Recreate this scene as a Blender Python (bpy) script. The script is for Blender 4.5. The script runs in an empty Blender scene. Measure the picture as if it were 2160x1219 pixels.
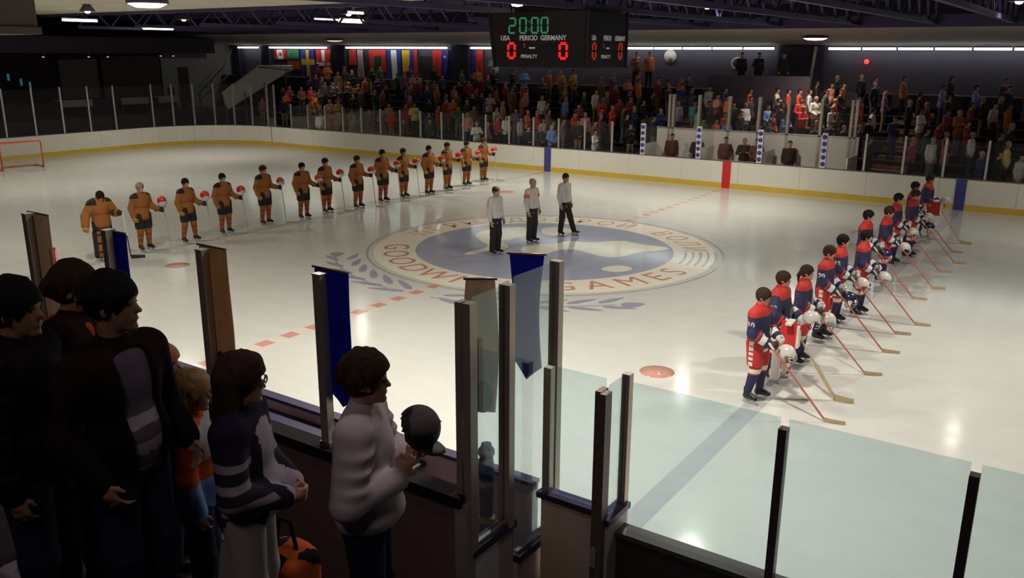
import bpy, math, random
import numpy as np
from mathutils import Matrix, Vector

random.seed(7)
rng = np.random.default_rng(7)
SC = bpy.context.scene
COL = SC.collection

# ------------------------------------------------------------------ camera
cd = bpy.data.cameras.new('camera')
cam = bpy.data.objects.new('camera', cd)
COL.objects.link(cam)
cd.sensor_width = 36.0
cd.lens = 36.0 * 1808.545 / 2160.0
cd.clip_start, cd.clip_end = 0.1, 300.0
R3 = ((0.82548, -0.15420, 0.54296), (0.56441, 0.21724, -0.79640), (0.00485, 0.96386, 0.26636))
cam.matrix_world = Matrix.Translation((12.368, -20.068, 5.277)) @ Matrix(R3).to_4x4()
SC.camera = cam

# ------------------------------------------------------------------ view, world, lamps over the ice
vs = SC.view_settings
vs.view_transform = 'Standard'
vs.look = 'None'
vs.gamma = 1.0
vs.exposure = 0.0
vs.use_curve_mapping = False
SC.cycles.max_bounces = 10
SC.cycles.transparent_max_bounces = 24
SC.cycles.caustics_reflective = False
SC.cycles.caustics_refractive = False

world = bpy.data.worlds.new('world')
SC.world = world
world.use_nodes = True
world.node_tree.nodes['Background'].inputs[0].default_value = (0.55, 0.42, 0.62, 1)
world.node_tree.nodes['Background'].inputs[1].default_value = 0.007

LAMP_Z = 6.75
# x, y, strength of the lamps hung over the ice
ICE_LAMPS = [
    (2.5, -10.2, 1.35), (8.2, -10.6, 1.4), (1.1, 7.6, 1.5), (-7.5, 8.6, 1.0), (-13.6, 6.2, 0.75),
    (-25.5, 7.0, 0.95), (-21.0, -0.5, 0.95), (-13.5, -9.5, 0.75), (-25.0, -9.0, 0.9), (9.8, 9.0, 0.2),
    (12.5, -2.5, 1.2), (16.5, -10.0, 0.45), (17.0, 8.5, 1.0), (-0.5, 0.6, 1.3), (5.6, -2.4, 0.6), (-5.2, -10.6, 0.7),
]
LAMP_W = 1200.0

# ------------------------------------------------------------------ materials
MATS = {}


def mat(name, col, rough=0.6, metal=0.0, var=0.0, scale=8.0, bump=0.0, emit=None, spec=0.5, coat=0.0, coat_rough=0.1, stretch=None):
    """Principled material whose colour wavers a little with a noise texture."""
    if name in MATS:
        return MATS[name]
    m = bpy.data.materials.new(name)
    m.use_nodes = True
    nt = m.node_tree
    b = nt.nodes['Principled BSDF']
    c = (col[0], col[1], col[2], 1)
    b.inputs['Base Color'].default_value = c
    b.inputs['Roughness'].default_value = rough
    b.inputs['Metallic'].default_value = metal
    b.inputs['Specular IOR Level'].default_value = spec
    b.inputs['Coat Weight'].default_value = coat
    b.inputs['Coat Roughness'].default_value = coat_rough
    if emit:
        b.inputs['Emission Color'].default_value = (emit[0], emit[1], emit[2], 1)
        b.inputs['Emission Strength'].default_value = emit[3]
    if var or bump:
        tc = nt.nodes.new('ShaderNodeTexCoord')
        no = nt.nodes.new('ShaderNodeTexNoise')
        no.inputs['Scale'].default_value = scale
        no.inputs['Detail'].default_value = 4
        if stretch:
            mp = nt.nodes.new('ShaderNodeMapping')
            mp.inputs['Scale'].default_value = stretch
            nt.links.new(tc.outputs['Object'], mp.inputs['Vector'])
            nt.links.new(mp.outputs[0], no.inputs['Vector'])
        else:
            nt.links.new(tc.outputs['Object'], no.inputs['Vector'])
        if var:
            mx = nt.nodes.new('ShaderNodeMix')
            mx.data_type = 'RGBA'
            mx.inputs['A'].default_value = tuple(max(0, x * (1 - var)) for x in col) + (1,)
            mx.inputs['B'].default_value = tuple(min(1, x * (1 + var)) for x in col) + (1,)
            nt.links.new(no.outputs['Fac'], mx.inputs['Factor'])
            nt.links.new(mx.outputs['Result'], b.inputs['Base Color'])
        if bump:
            bp = nt.nodes.new('ShaderNodeBump')
            bp.inputs['Strength'].default_value = bump
            bp.inputs['Distance'].default_value = 0.01
            nt.links.new(no.outputs['Fac'], bp.inputs['Height'])
            nt.links.new(bp.outputs[0], b.inputs['Normal'])
    MATS[name] = m
    return m


def cloth_mat(name, col, through=0.5):
    """Thin cloth: some of the light from behind comes through."""
    m = bpy.data.materials.new(name)
    m.use_nodes = True
    nt = m.node_tree
    for n in list(nt.nodes):
        nt.nodes.remove(n)
    out = nt.nodes.new('ShaderNodeOutputMaterial')
    df = nt.nodes.new('ShaderNodeBsdfDiffuse')
    tl = nt.nodes.new('ShaderNodeBsdfTranslucent')
    no = nt.nodes.new('ShaderNodeTexNoise')
    no.inputs['Scale'].default_value = 6.0
    cr = nt.nodes.new('ShaderNodeMix')
    cr.data_type = 'RGBA'
    cr.inputs['A'].default_value = tuple(c * 0.85 for c in col) + (1,)
    cr.inputs['B'].default_value = tuple(min(1, c * 1.15) for c in col) + (1,)
    nt.links.new(no.outputs['Fac'], cr.inputs['Factor'])
    nt.links.new(cr.outputs['Result'], df.inputs[0])
    nt.links.new(cr.outputs['Result'], tl.inputs[0])
    mx = nt.nodes.new('ShaderNodeMixShader')
    mx.inputs[0].default_value = through
    nt.links.new(df.outputs[0], mx.inputs[1])
    nt.links.new(tl.outputs[0], mx.inputs[2])
    nt.links.new(mx.outputs[0], out.inputs[0])
    return m


def glass_mat(name, tint, haze, haze_col, refl=1.0):
    """Thin clear sheet: lets light straight through, mirrors by Fresnel, scratched haze."""
    m = bpy.data.materials.new(name)
    m.use_nodes = True
    nt = m.node_tree
    for n in list(nt.nodes):
        nt.nodes.remove(n)
    out = nt.nodes.new('ShaderNodeOutputMaterial')
    tr = nt.nodes.new('ShaderNodeBsdfTransparent')
    tr.inputs[0].default_value = tint + (1,)
    gl = nt.nodes.new('ShaderNodeBsdfGlossy')
    gl.inputs['Roughness'].default_value = 0.02
    df = nt.nodes.new('ShaderNodeBsdfDiffuse')
    df.inputs[0].default_value = haze_col + (1,)
    tl = nt.nodes.new('ShaderNodeBsdfTranslucent')
    tl.inputs[0].default_value = haze_col + (1,)
    fr = nt.nodes.new('ShaderNodeFresnel')
    fr.inputs[0].default_value = 1.45
    mu = nt.nodes.new('ShaderNodeMath')
    mu.operation = 'MULTIPLY'
    mu.inputs[1].default_value = refl
    nt.links.new(fr.outputs[0], mu.inputs[0])
    no = nt.nodes.new('ShaderNodeTexNoise')
    no.inputs['Scale'].default_value = 2.5
    no.inputs['Detail'].default_value = 6
    mr = nt.nodes.new('ShaderNodeMapRange')
    mr.inputs[3].default_value = haze * 0.6
    mr.inputs[4].default_value = haze * 1.4
    nt.links.new(no.outputs['Fac'], mr.inputs[0])
    add = nt.nodes.new('ShaderNodeMixShader')
    add.inputs[0].default_value = 0.5
    nt.links.new(df.outputs[0], add.inputs[1])
    nt.links.new(tl.outputs[0], add.inputs[2])
    m1 = nt.nodes.new('ShaderNodeMixShader')
    nt.links.new(mr.outputs[0], m1.inputs[0])
    nt.links.new(tr.outputs[0], m1.inputs[1])
    nt.links.new(add.outputs[0], m1.inputs[2])
    m2 = nt.nodes.new('ShaderNodeMixShader')
    nt.links.new(mu.outputs[0], m2.inputs[0])
    nt.links.new(m1.outputs[0], m2.inputs[1])
    nt.links.new(gl.outputs[0], m2.inputs[2])
    nt.links.new(m2.outputs[0], out.inputs[0])
    return m


ICE_COAT = dict(rough=0.10, spec=0.40)


def ice_mat():
    m = bpy.data.materials.new('ice')
    m.use_nodes = True
    nt = m.node_tree
    b = nt.nodes['Principled BSDF']
    tc = nt.nodes.new('ShaderNodeTexCoord')
    n1 = nt.nodes.new('ShaderNodeTexNoise')
    n1.inputs['Scale'].default_value = 0.22
    n1.inputs['Detail'].default_value = 5
    n2 = nt.nodes.new('ShaderNodeTexNoise')
    n2.inputs['Scale'].default_value = 3.0
    n2.inputs['Detail'].default_value = 8
    mp = nt.nodes.new('ShaderNodeMapping')
    mp.inputs['Scale'].default_value = (0.6, 1.0, 1.0)
    nt.links.new(tc.outputs['Object'], n1.inputs['Vector'])
    nt.links.new(tc.outputs['Object'], mp.inputs['Vector'])
    nt.links.new(mp.outputs[0], n2.inputs['Vector'])
    mx = nt.nodes.new('ShaderNodeMix')
    mx.data_type = 'RGBA'
    mx.inputs['A'].default_value = (0.60, 0.62, 0.60, 1)
    mx.inputs['B'].default_value = (0.80, 0.81, 0.77, 1)
    nt.links.new(n1.outputs['Fac'], mx.inputs['Factor'])
    m2 = nt.nodes.new('ShaderNodeMix')
    m2.data_type = 'RGBA'
    m2.blend_type = 'MULTIPLY'
    m2.inputs['Factor'].default_value = 0.12
    nt.links.new(mx.outputs['Result'], m2.inputs['A'])
    nt.links.new(n2.outputs['Fac'], m2.inputs['B'])
    hs = nt.nodes.new('ShaderNodeHueSaturation')
    hs.inputs['Saturation'].default_value = 0.55
    nt.links.new(m2.outputs['Result'], hs.inputs['Color'])
    nt.links.new(hs.outputs[0], b.inputs['Base Color'])
    mr = nt.nodes.new('ShaderNodeMapRange')
    mr.inputs[3].default_value = 0.085
    mr.inputs[4].default_value = 0.19
    nt.links.new(n2.outputs['Fac'], mr.inputs[0])
    nt.links.new(mr.outputs[0], b.inputs['Roughness'])
    b.inputs['Specular IOR Level'].default_value = 0.40
    bp = nt.nodes.new('ShaderNodeBump')
    bp.inputs['Strength'].default_value = 0.015
    bp.inputs['Distance'].default_value = 0.02
    nt.links.new(n2.outputs['Fac'], bp.inputs['Height'])
    nt.links.new(bp.outputs[0], b.inputs['Normal'])
    return m


# ------------------------------------------------------------------ building helpers
KIDS = {}


def link(o, parent=None):
    COL.objects.link(o)
    if parent is not None:
        o.parent = parent
        KIDS.setdefault(parent.name, []).append(o)
    return o


def tag(o, label=None, cat=None, group=None, kind=None):
    if label:
        o['label'] = label
    if cat:
        o['category'] = cat
    if group:
        o['group'] = group
    if kind:
        o['kind'] = kind
    return o


def empty(name, loc=(0, 0, 0), rz=0.0, parent=None):
    o = bpy.data.objects.new(name, None)
    o.empty_display_size = 0.1
    o.location = loc
    o.rotation_euler = (0, 0, rz)
    return link(o, parent)


def thing(name, label, cat, loc=(0, 0, 0), rz=0.0, group=None):
    return tag(empty(name, loc, rz), label, cat, group)


def struct(name, label=None, loc=(0, 0, 0)):
    return tag(empty(name, loc), label, kind='structure')


def mesh_obj(name, me, parent=None, mats=None, loc=None):
    o = bpy.data.objects.new(name, me)
    if loc is not None:
        o.location = loc
    if mats and not me.materials:
        for m in (mats if isinstance(mats, (list, tuple)) else [mats]):
            me.materials.append(m)
    return link(o, parent)


class MB:
    """Collects boxes, tubes, lathes and prisms into one mesh."""

    def __init__(self):
        self.v, self.f, self.mi, self.sm = [], [], [], []

    def quadbox(self, pts8, mi=0):
        n = len(self.v)
        self.v += [tuple(p) for p in pts8]
        for q in ((0, 3, 2, 1), (4, 5, 6, 7), (0, 1, 5, 4), (1, 2, 6, 5), (2, 3, 7, 6), (3, 0, 4, 7)):
            self.f.append(tuple(n + i for i in q))
            self.mi.append(mi)
            self.sm.append(False)
        return self

    def box(self, c, s, mi=0, rz=0.0, M=None):
        hx, hy, hz = s[0] / 2, s[1] / 2, s[2] / 2
        pts = [Vector(p) for p in ((-hx, -hy, -hz), (hx, -hy, -hz), (hx, hy, -hz), (-hx, hy, -hz), (-hx, -hy, hz), (hx, -hy, hz), (hx, hy, hz), (-hx, hy, hz))]
        if M is None:
            M = Matrix.Rotation(rz, 3, 'Z')
        return self.quadbox([M @ p + Vector(c) for p in pts], mi)

    def lohi(self, lo, hi, mi=0):
        return self.box([(a + b) / 2 for a, b in zip(lo, hi)], [b - a for a, b in zip(lo, hi)], mi)

    def bar(self, a, b, w, h=None, mi=0, up=(0, 0, 1)):
        a, b = Vector(a), Vector(b)
        d = (b - a)
        L = d.length
        d = d / L
        u = Vector(up)
        s = d.cross(u)
        if s.length < 1e-4:
            s = d.cross(Vector((1, 0, 0)))
        s.normalize()
        u = s.cross(d)
        h = h or w
        pts = []
        for base in (a, b):
            for sx, sz in ((-1, -1), (1, -1), (1, 1), (-1, 1)):
                pts.append(base + s * (sx * w / 2) + u * (sz * h / 2))
        return self.quadbox(pts, mi)

    def tube(self, path, r, n=8, mi=0, cap=True, smooth=True):
        path = [Vector(p) for p in path]
        rr = r if isinstance(r, (list, tuple)) else [r] * len(path)
        rings = []
        ref = Vector((0, 0, 1))
        for i, p in enumerate(path):
            d = (path[min(i + 1, len(path) - 1)] - path[max(i - 1, 0)]).normalized()
            s = d.cross(ref)
            if s.length < 1e-3:
                s = d.cross(Vector((1, 0, 0)))
            s.normalize()
            u = s.cross(d)
            k = len(self.v)
            for j in range(n):
                a = 2 * math.pi * j / n
                self.v.append(tuple(p + s * (math.cos(a) * rr[i]) + u * (math.sin(a) * rr[i])))
            rings.append(k)
        for a, b in zip(rings[:-1], rings[1:]):
            for j in range(n):
                self.f.append((a + j, a + (j + 1) % n, b + (j + 1) % n, b + j))
                self.mi.append(mi)
                self.sm.append(smooth)
        if cap:
            self.f.append(tuple(rings[0] + j for j in reversed(range(n))))
            self.f.append(tuple(rings[-1] + j for j in range(n)))
            self.mi += [mi, mi]
            self.sm += [False, False]
        return self

    def lathe(self, prof, n=16, c=(0, 0, 0), mi=0, smooth=True):
        k = len(self.v)
        for (r, z) in prof:
            for j in range(n):
                a = 2 * math.pi * j / n
                self.v.append((c[0] + r * math.cos(a), c[1] + r * math.sin(a), c[2] + z))
        for i in range(len(prof) - 1):
            for j in range(n):
                a, b = k + i * n, k + (i + 1) * n
                self.f.append((a + j, a + (j + 1) % n, b + (j + 1) % n, b + j))
                self.mi.append(mi)
                self.sm.append(smooth)
        return self

    def prism(self, poly, z0, z1, mi=0):
        """Flat polygon (x, y) extruded from z0 to z1; concave outlines allowed."""
        n, k = len(poly), len(self.v)
        self.v += [(x, y, z0) for x, y in poly] + [(x, y, z1) for x, y in poly]
        self.f.append(tuple(range(k + n, k + 2 * n)))
        self.f.append(tuple(reversed(range(k, k + n))))
        self.mi += [mi, mi]
        self.sm += [False, False]
        for i in range(n):
            j = (i + 1) % n
            self.f.append((k + i, k + j, k + n + j, k + n + i))
            self.mi.append(mi)
            self.sm.append(False)
        return self

    def grid(self, P, mi=0, thick=0.0):
        """Rows of points as a smooth sheet."""
        nr, nc, k = len(P), len(P[0]), len(self.v)
        for row in P:
            self.v += [tuple(p) for p in row]
        for i in range(nr - 1):
            for j in range(nc - 1):
                self.f.append((k + i * nc + j, k + i * nc + j + 1, k + (i + 1) * nc + j + 1, k + (i + 1) * nc + j))
                self.mi.append(mi(i, j) if callable(mi) else mi)
                self.sm.append(True)
        return self

    def mesh(self, name, mats=None):
        me = bpy.data.meshes.new(name)
        me.from_pydata(self.v, [], self.f)
        if mats is not None:
            for m in (mats if isinstance(mats, (list, tuple)) else [mats]):
                me.materials.append(m)
        me.polygons.foreach_set('material_index', self.mi)
        me.polygons.foreach_set('use_smooth', self.sm)
        me.update()
        return me

    def build(self, name, mats, parent=None, loc=None):
        return mesh_obj(name, self.mesh(name, mats), parent, None, loc)


def part_box(name, lo, hi, m, parent):
    return MB().lohi(lo, hi).build(name, m, parent)


FONT_OBJ = []


def text_mesh(s, size, extrude=0.002, align='CENTER', bold=0.0):
    cu = bpy.data.curves.new('lettering', 'FONT')
    cu.body = s
    cu.size = size
    cu.extrude = extrude
    cu.offset = bold
    cu.align_x = align
    cu.align_y = 'CENTER'
    cu.resolution_u = 3
    o = bpy.data.objects.new('lettering', cu)
    COL.objects.link(o)
    dg = bpy.context.evaluated_depsgraph_get()
    dg.update()
    me = bpy.data.meshes.new_from_object(o.evaluated_get(dg))
    bpy.data.objects.remove(o)
    bpy.data.curves.remove(cu)
    return me


def text_obj(name, s, size, m, M, parent=None, extrude=0.002, bold=0.0, sx=1.0):
    me = text_mesh(s, size, extrude, bold=bold)
    me.materials.clear()
    me.materials.append(m)
    o = bpy.data.objects.new(name, me)
    o.matrix_basis = M @ Matrix.Diagonal((sx, 1, 1, 1))
    return link(o, parent)


def copy_tree(o, parent=None):
    c = o.copy()
    COL.objects.link(c)
    c.parent = parent
    for ch in KIDS.get(o.name, ()):
        copy_tree(ch, c)
    return c
CROWD = [
    (-24.43, 0, 'white', 1.00), (-23.52, 0, 'maroon', 1.00), (-22.94, 0, 'brown', 0.99), (-21.83, 0, 'plum', 0.99), (-21.27, 0, 'forest', 0.95), (-18.23, 0, 'charcoal', 0.94),
    (-17.03, 0, 'black', 0.97), (-16.47, 0, 'charcoal', 0.97), (-13.44, 0, 'ice', 1.00), (-12.78, 0, 'plum', 1.01), (-10.36, 0, 'black', 0.98), (-9.70, 0, 'charcoal', 0.98),
    (-9.07, 0, 'blue', 1.00), (-6.72, 0, 'ice', 1.00), (8.88, 0, 'navy', 1.03), (9.42, 0, 'black', 1.04), (10.10, 0, 'grey', 1.00), (-25.26, 1, 'forest', 0.98),
    (-24.60, 1, 'brown', 0.96), (-22.74, 1, 'maroon', 0.98), (-21.41, 1, 'navy', 1.00), (-20.46, 1, 'plum', 1.00), (-19.83, 1, 'red', 1.00), (-17.14, 1, 'navy', 1.00),
    (-14.60, 1, 'rose', 1.00), (-12.74, 1, 'red', 1.00), (-12.22, 1, 'ice', 1.00), (-11.37, 1, 'grey', 1.00), (-10.05, 1, 'grey', 1.00), (-9.49, 1, 'black', 0.94),
    (-8.91, 1, 'plum', 1.00), (-8.11, 1, 'black', 1.00), (-7.19, 1, 'brown', 1.02), (-5.37, 1, 'black', 0.99), (4.91, 1, 'black', 0.95), (6.46, 1, 'maroon', 1.00),
    (7.11, 1, 'white', 1.00), (7.58, 1, 'rust', 1.00), (9.58, 1, 'yellow', 1.00), (12.42, 1, 'black', 0.99), (-31.22, 2, 'brown', 0.98), (-29.31, 2, 'black', 1.02),
    (-26.84, 2, 'rust', 1.03), (-25.31, 2, 'rose', 1.00), (-24.66, 2, 'ochre', 1.00), (-20.65, 2, 'ochre', 1.00), (-19.50, 2, 'red', 1.00), (-18.86, 2, 'yellow', 1.00),
    (-17.20, 2, 'red', 1.00), (-15.83, 2, 'forest', 0.99), (-14.80, 2, 'brown', 1.00), (-13.93, 2, 'black', 1.00), (-13.39, 2, 'grey', 1.00), (-12.14, 2, 'plum', 1.00),
    (-11.48, 2, 'orange', 1.00), (-10.84, 2, 'red', 1.00), (-10.25, 2, 'brown', 0.99), (-8.76, 2, 'red', 1.00), (-8.16, 2, 'rose', 1.00), (-7.34, 2, 'maroon', 1.00),
    (-5.98, 2, 'black', 1.00), (-4.61, 2, 'black', 0.97), (-2.27, 2, 'forest', 0.96), (-1.67, 2, 'rust', 0.98), (-1.17, 2, 'blue', 1.00), (0.17, 2, 'charcoal', 0.98),
    (0.68, 2, 'charcoal', 0.99), (2.58, 2, 'navy', 0.95), (3.17, 2, 'navy', 1.00), (3.69, 2, 'black', 0.99), (4.31, 2, 'charcoal', 0.98), (6.75, 2, 'forest', 0.97),
    (7.45, 2, 'plum', 0.97), (8.32, 2, 'white', 1.00), (9.24, 2, 'black', 1.00), (-29.93, 3, 'red', 1.00), (-27.45, 3, 'orange', 1.00), (-25.37, 3, 'charcoal', 0.96),
    (-24.21, 3, 'black', 1.00), (-19.81, 3, 'brown', 1.00), (-18.51, 3, 'black', 0.99), (-17.25, 3, 'maroon', 1.00), (-16.80, 3, 'rust', 1.00), (-15.89, 3, 'charcoal', 0.98),
    (-14.64, 3, 'navy', 1.04), (-13.54, 3, 'ochre', 1.00), (-10.79, 3, 'plum', 1.00), (-9.02, 3, 'maroon', 0.97), (-7.76, 3, 'navy', 0.95), (-7.15, 3, 'scarlet', 1.00),
    (-6.56, 3, 'forest', 1.01), (-6.00, 3, 'navy', 1.00), (-4.66, 3, 'navy', 1.00), (-2.84, 3, 'white', 1.00), (-1.59, 3, 'maroon', 0.97), (-0.87, 3, 'black', 1.00),
    (0.53, 3, 'maroon', 1.00), (1.12, 3, 'blue', 1.00), (2.50, 3, 'rose', 1.00), (3.14, 3, 'black', 0.98), (4.45, 3, 'black', 0.98), (5.41, 3, 'navy', 1.00),
    (7.01, 3, 'maroon', 0.94), (8.02, 3, 'maroon', 1.00), (9.49, 3, 'black', 1.00), (-31.12, 4, 'black', 1.00), (-30.45, 4, 'maroon', 0.98), (-29.46, 4, 'brown', 1.00),
    (-28.57, 4, 'red', 1.00), (-27.86, 4, 'charcoal', 0.96), (-26.67, 4, 'black', 1.03), (-25.92, 4, 'black', 1.00), (-25.44, 4, 'black', 1.00), (-24.89, 4, 'black', 0.97),
    (-24.39, 4, 'brown', 1.00), (-23.23, 4, 'forest', 0.99), (-22.57, 4, 'maroon', 1.03), (-17.92, 4, 'navy', 1.00), (-17.21, 4, 'brown', 1.01), (-16.08, 4, 'black', 0.96),
    (-15.48, 4, 'black', 1.04), (-14.96, 4, 'grey', 1.00), (-12.89, 4, 'rust', 1.00), (-11.64, 4, 'cream', 1.00), (-10.21, 4, 'blue', 1.00), (-8.13, 4, 'red', 1.00),
    (-7.20, 4, 'maroon', 1.00), (-6.61, 4, 'maroon', 1.04), (-5.94, 4, 'black', 0.99), (-4.15, 4, 'lilac', 1.00), (-3.36, 4, 'teal', 1.00), (-2.65, 4, 'black', 1.00),
    (-1.51, 4, 'black', 1.00), (-0.97, 4, 'white', 1.00), (0.03, 4, 'blue', 1.00), (0.66, 4, 'black', 1.00), (1.57, 4, 'red', 1.00), (2.79, 4, 'white', 1.00),
    (3.82, 4, 'maroon', 1.00), (4.40, 4, 'white', 1.00), (6.22, 4, 'white', 1.00), (7.15, 4, 'maroon', 1.00), (7.59, 4, 'rust', 1.00), (8.79, 4, 'black', 0.96),
    (12.54, 4, 'forest', 1.00), (-28.16, 5, 'charcoal', 0.99), (-27.53, 5, 'black', 1.02), (-26.97, 5, 'charcoal', 0.99), (-26.14, 5, 'rust', 1.00), (-25.30, 5, 'rust', 0.94),
    (-23.01, 5, 'black', 0.98), (-21.31, 5, 'plum', 1.00), (-19.93, 5, 'navy', 1.00), (-19.20, 5, 'rust', 1.00), (-17.94, 5, 'rust', 1.00), (-16.48, 5, 'maroon', 0.95),
    (-15.12, 5, 'rust', 1.00), (-14.04, 5, 'brown', 1.01), (-13.13, 5, 'rose', 1.00), (-10.81, 5, 'charcoal', 0.95), (-9.63, 5, 'charcoal', 0.96), (-8.98, 5, 'cream', 1.00),
    (-8.30, 5, 'plum', 0.98), (-7.09, 5, 'black', 1.02), (-5.89, 5, 'black', 1.00), (-2.60, 5, 'rose', 1.00), (-2.14, 5, 'orange', 1.00), (-1.03, 5, 'charcoal', 0.99),
    (0.21, 5, 'black', 0.97), (1.19, 5, 'red', 1.00), (1.84, 5, 'cream', 1.00), (2.64, 5, 'scarlet', 1.00), (3.66, 5, 'scarlet', 1.00), (5.61, 5, 'black', 1.00),
    (6.25, 5, 'maroon', 1.00), (7.86, 5, 'maroon', 1.00), (8.67, 5, 'lilac', 1.00), (9.17, 5, 'rust', 1.00), (-30.28, 6, 'navy', 1.00), (-29.79, 6, 'black', 1.03),
    (-29.23, 6, 'charcoal', 0.96), (-25.52, 6, 'rust', 1.01), (-24.33, 6, 'navy', 1.00), (-21.27, 6, 'maroon', 0.99), (-20.60, 6, 'black', 0.97), (-20.01, 6, 'brown', 1.00),
    (-18.22, 6, 'black', 0.95), (-17.52, 6, 'maroon', 1.02), (-15.04, 6, 'maroon', 0.95), (-14.43, 6, 'black', 1.00), (-13.81, 6, 'rust', 1.00), (-12.48, 6, 'black', 0.95),
    (-11.22, 6, 'rust', 0.96), (-10.62, 6, 'black', 0.95), (-8.30, 6, 'maroon', 1.03), (-7.70, 6, 'black', 0.98), (-5.39, 6, 'charcoal', 1.02), (-4.72, 6, 'navy', 1.03),
    (-4.21, 6, 'navy', 1.00), (-3.33, 6, 'grey', 1.00), (-2.56, 6, 'navy', 1.00), (-1.38, 6, 'orange', 1.00), (-0.13, 6, 'cream', 1.00), (0.40, 6, 'scarlet', 1.00),
    (0.89, 6, 'scarlet', 1.00), (1.32, 6, 'white', 1.00), (2.04, 6, 'forest', 0.97), (2.65, 6, 'black', 1.03), (4.48, 6, 'plum', 1.00), (5.84, 6, 'black', 1.00),
    (6.92, 6, 'charcoal', 0.95), (8.16, 6, 'black', 0.94), (8.80, 6, 'charcoal', 0.99), (10.88, 6, 'black', 1.01), (12.22, 6, 'brown', 0.98), (12.88, 6, 'black', 1.02),
    (-28.61, 7, 'brown', 0.94), (-27.39, 7, 'black', 1.03), (-23.61, 7, 'forest', 0.95), (-23.08, 7, 'plum', 0.99), (-22.38, 7, 'rose', 1.00), (-21.90, 7, 'grey', 1.00),
    (-20.11, 7, 'charcoal', 0.94), (-17.86, 7, 'black', 1.03), (-17.34, 7, 'maroon', 0.96), (-16.82, 7, 'charcoal', 1.00), (-13.15, 7, 'charcoal', 0.95), (-11.86, 7, 'brown', 0.96),
    (-9.52, 7, 'brown', 1.00), (-8.02, 7, 'orange', 1.00), (-7.41, 7, 'orange', 1.00), (-6.34, 7, 'maroon', 1.00), (-5.82, 7, 'black', 0.99), (-5.13, 7, 'scarlet', 1.00),
    (1.37, 7, 'black', 1.00), (2.04, 7, 'rose', 1.00), (2.55, 7, 'rust', 1.00), (3.88, 7, 'black', 1.00), (6.53, 7, 'lavender', 1.00), (7.78, 7, 'lavender', 1.00),
    (8.94, 7, 'navy', 0.98), (12.58, 7, 'maroon', 1.03), (-31.25, 8, 'maroon', 1.03), (-30.44, 8, 'orange', 1.10), (-28.83, 8, 'charcoal', 0.99), (-26.36, 8, 'black', 1.02),
    (-25.68, 8, 'forest', 1.01), (-23.24, 8, 'charcoal', 1.02), (-21.29, 8, 'black', 1.04), (-19.29, 8, 'forest', 0.97), (-18.10, 8, 'orange', 1.00), (-16.98, 8, 'black', 0.94),
    (-15.68, 8, 'black', 0.99), (-14.91, 8, 'blue', 1.00), (-13.26, 8, 'rust', 1.00), (-12.50, 8, 'orange', 1.00), (-11.70, 8, 'ochre', 1.00), (-9.28, 8, 'plum', 0.97),
    (-7.82, 8, 'rust', 1.00), (-5.09, 8, 'charcoal', 0.94), (2.03, 8, 'black', 0.99), (3.09, 8, 'black', 1.00), (3.69, 8, 'navy', 1.00), (4.86, 8, 'rust', 1.00),
    (6.70, 8, 'black', 1.00), (8.71, 8, 'plum', 1.00), (9.51, 8, 'brown', 1.03), (10.64, 8, 'brown', 0.97),
]
LAND = {
    'north_america': [(-2.76, 0.04), (-2.93, 0.81), (-2.63, 1.51), (-2.14, 2.07), (-1.35, 0.94), (-1.47, 0.05), (-1.64, -0.24), (-0.97, -0.56), (-0.86, -1.04), (-1.1, -1.31), (-1.17, -1.89), (-1.39, -2.26), (-1.52, -1.76), (-1.4, -1.33), (-1.46, -0.91), (-2.17, -0.45)],
    'eurasia': [(-0.68, -0.58), (-0.43, 0.03), (-0.05, 0.54), (-0.04, 1.0), (0.6, 1.11), (1.23, 1.99), (1.88, 1.76), (2.85, 1.91), (2.72, 1.36), (2.3, 0.91), (2.22, 0.07), (1.88, -0.26), (1.26, -0.06), (0.67, 0.15), (0.34, -0.21), (0.38, -0.82), (0.17, -1.54), (-0.19, -1.1)],
    'greenland': [(-1.69, 2.11), (-1.31, 2.62), (-0.57, 2.39), (-0.56, 1.44), (-1.07, 1.25)],
    'australia': [(2.33, -1.41), (2.41, -1.0), (2.65, -0.77), (3.07, -0.89), (2.98, -1.4), (2.59, -1.57)],
}
# ------------------------------------------------------------------ rink
W = 13.4            # half width of the ice
XL = -32.2          # end boards
XR = 20.0
RC = 5.0            # corner radius
BZ = 1.10           # top of the boards

M_ICE = ice_mat()
M_BOARD = mat('board_white', (0.78, 0.75, 0.67), 0.38, var=0.05, scale=1.5)
M_KICK = mat('kick_yellow', (0.66, 0.46, 0.06), 0.4, var=0.12, scale=3)
M_CAPRAIL = mat('cap_rail', (0.13, 0.11, 0.13), 0.4)
M_ALU = mat('aluminium', (0.60, 0.56, 0.52), 0.38, 0.75, var=0.06)
M_ALU_DARK = mat('aluminium_dark', (0.20, 0.15, 0.14), 0.42, 0.5, var=0.1)
M_RED = mat('paint_red', (0.62, 0.02, 0.025), 0.4)
M_BLUE = mat('paint_blue', (0.055, 0.055, 0.25), 0.4)
M_GLASS_FAR = glass_mat('rink_glass_far', (0.96, 0.97, 0.97), 0.022, (0.62, 0.58, 0.66), 0.10)
M_GLASS_NEAR = glass_mat('rink_glass_near', (0.81, 0.88, 0.90), 0.010, (0.45, 0.62, 0.66), 0.32)
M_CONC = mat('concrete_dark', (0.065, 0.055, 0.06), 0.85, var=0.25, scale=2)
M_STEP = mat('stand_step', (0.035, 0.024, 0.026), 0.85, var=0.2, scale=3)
M_PLANK = mat('bench_plank', (0.05, 0.032, 0.024), 0.7, var=0.3, scale=5)
M_WOOD = mat('bench_wood', (0.30, 0.17, 0.075), 0.55, var=0.3, scale=5, stretch=(0.4, 6, 6))
M_WALLG = mat('wall_grey', (0.085, 0.070, 0.105), 0.8, var=0.12, scale=1.2)
M_COLUMN = mat('column_purple', (0.045, 0.032, 0.075), 0.7, var=0.2)
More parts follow.
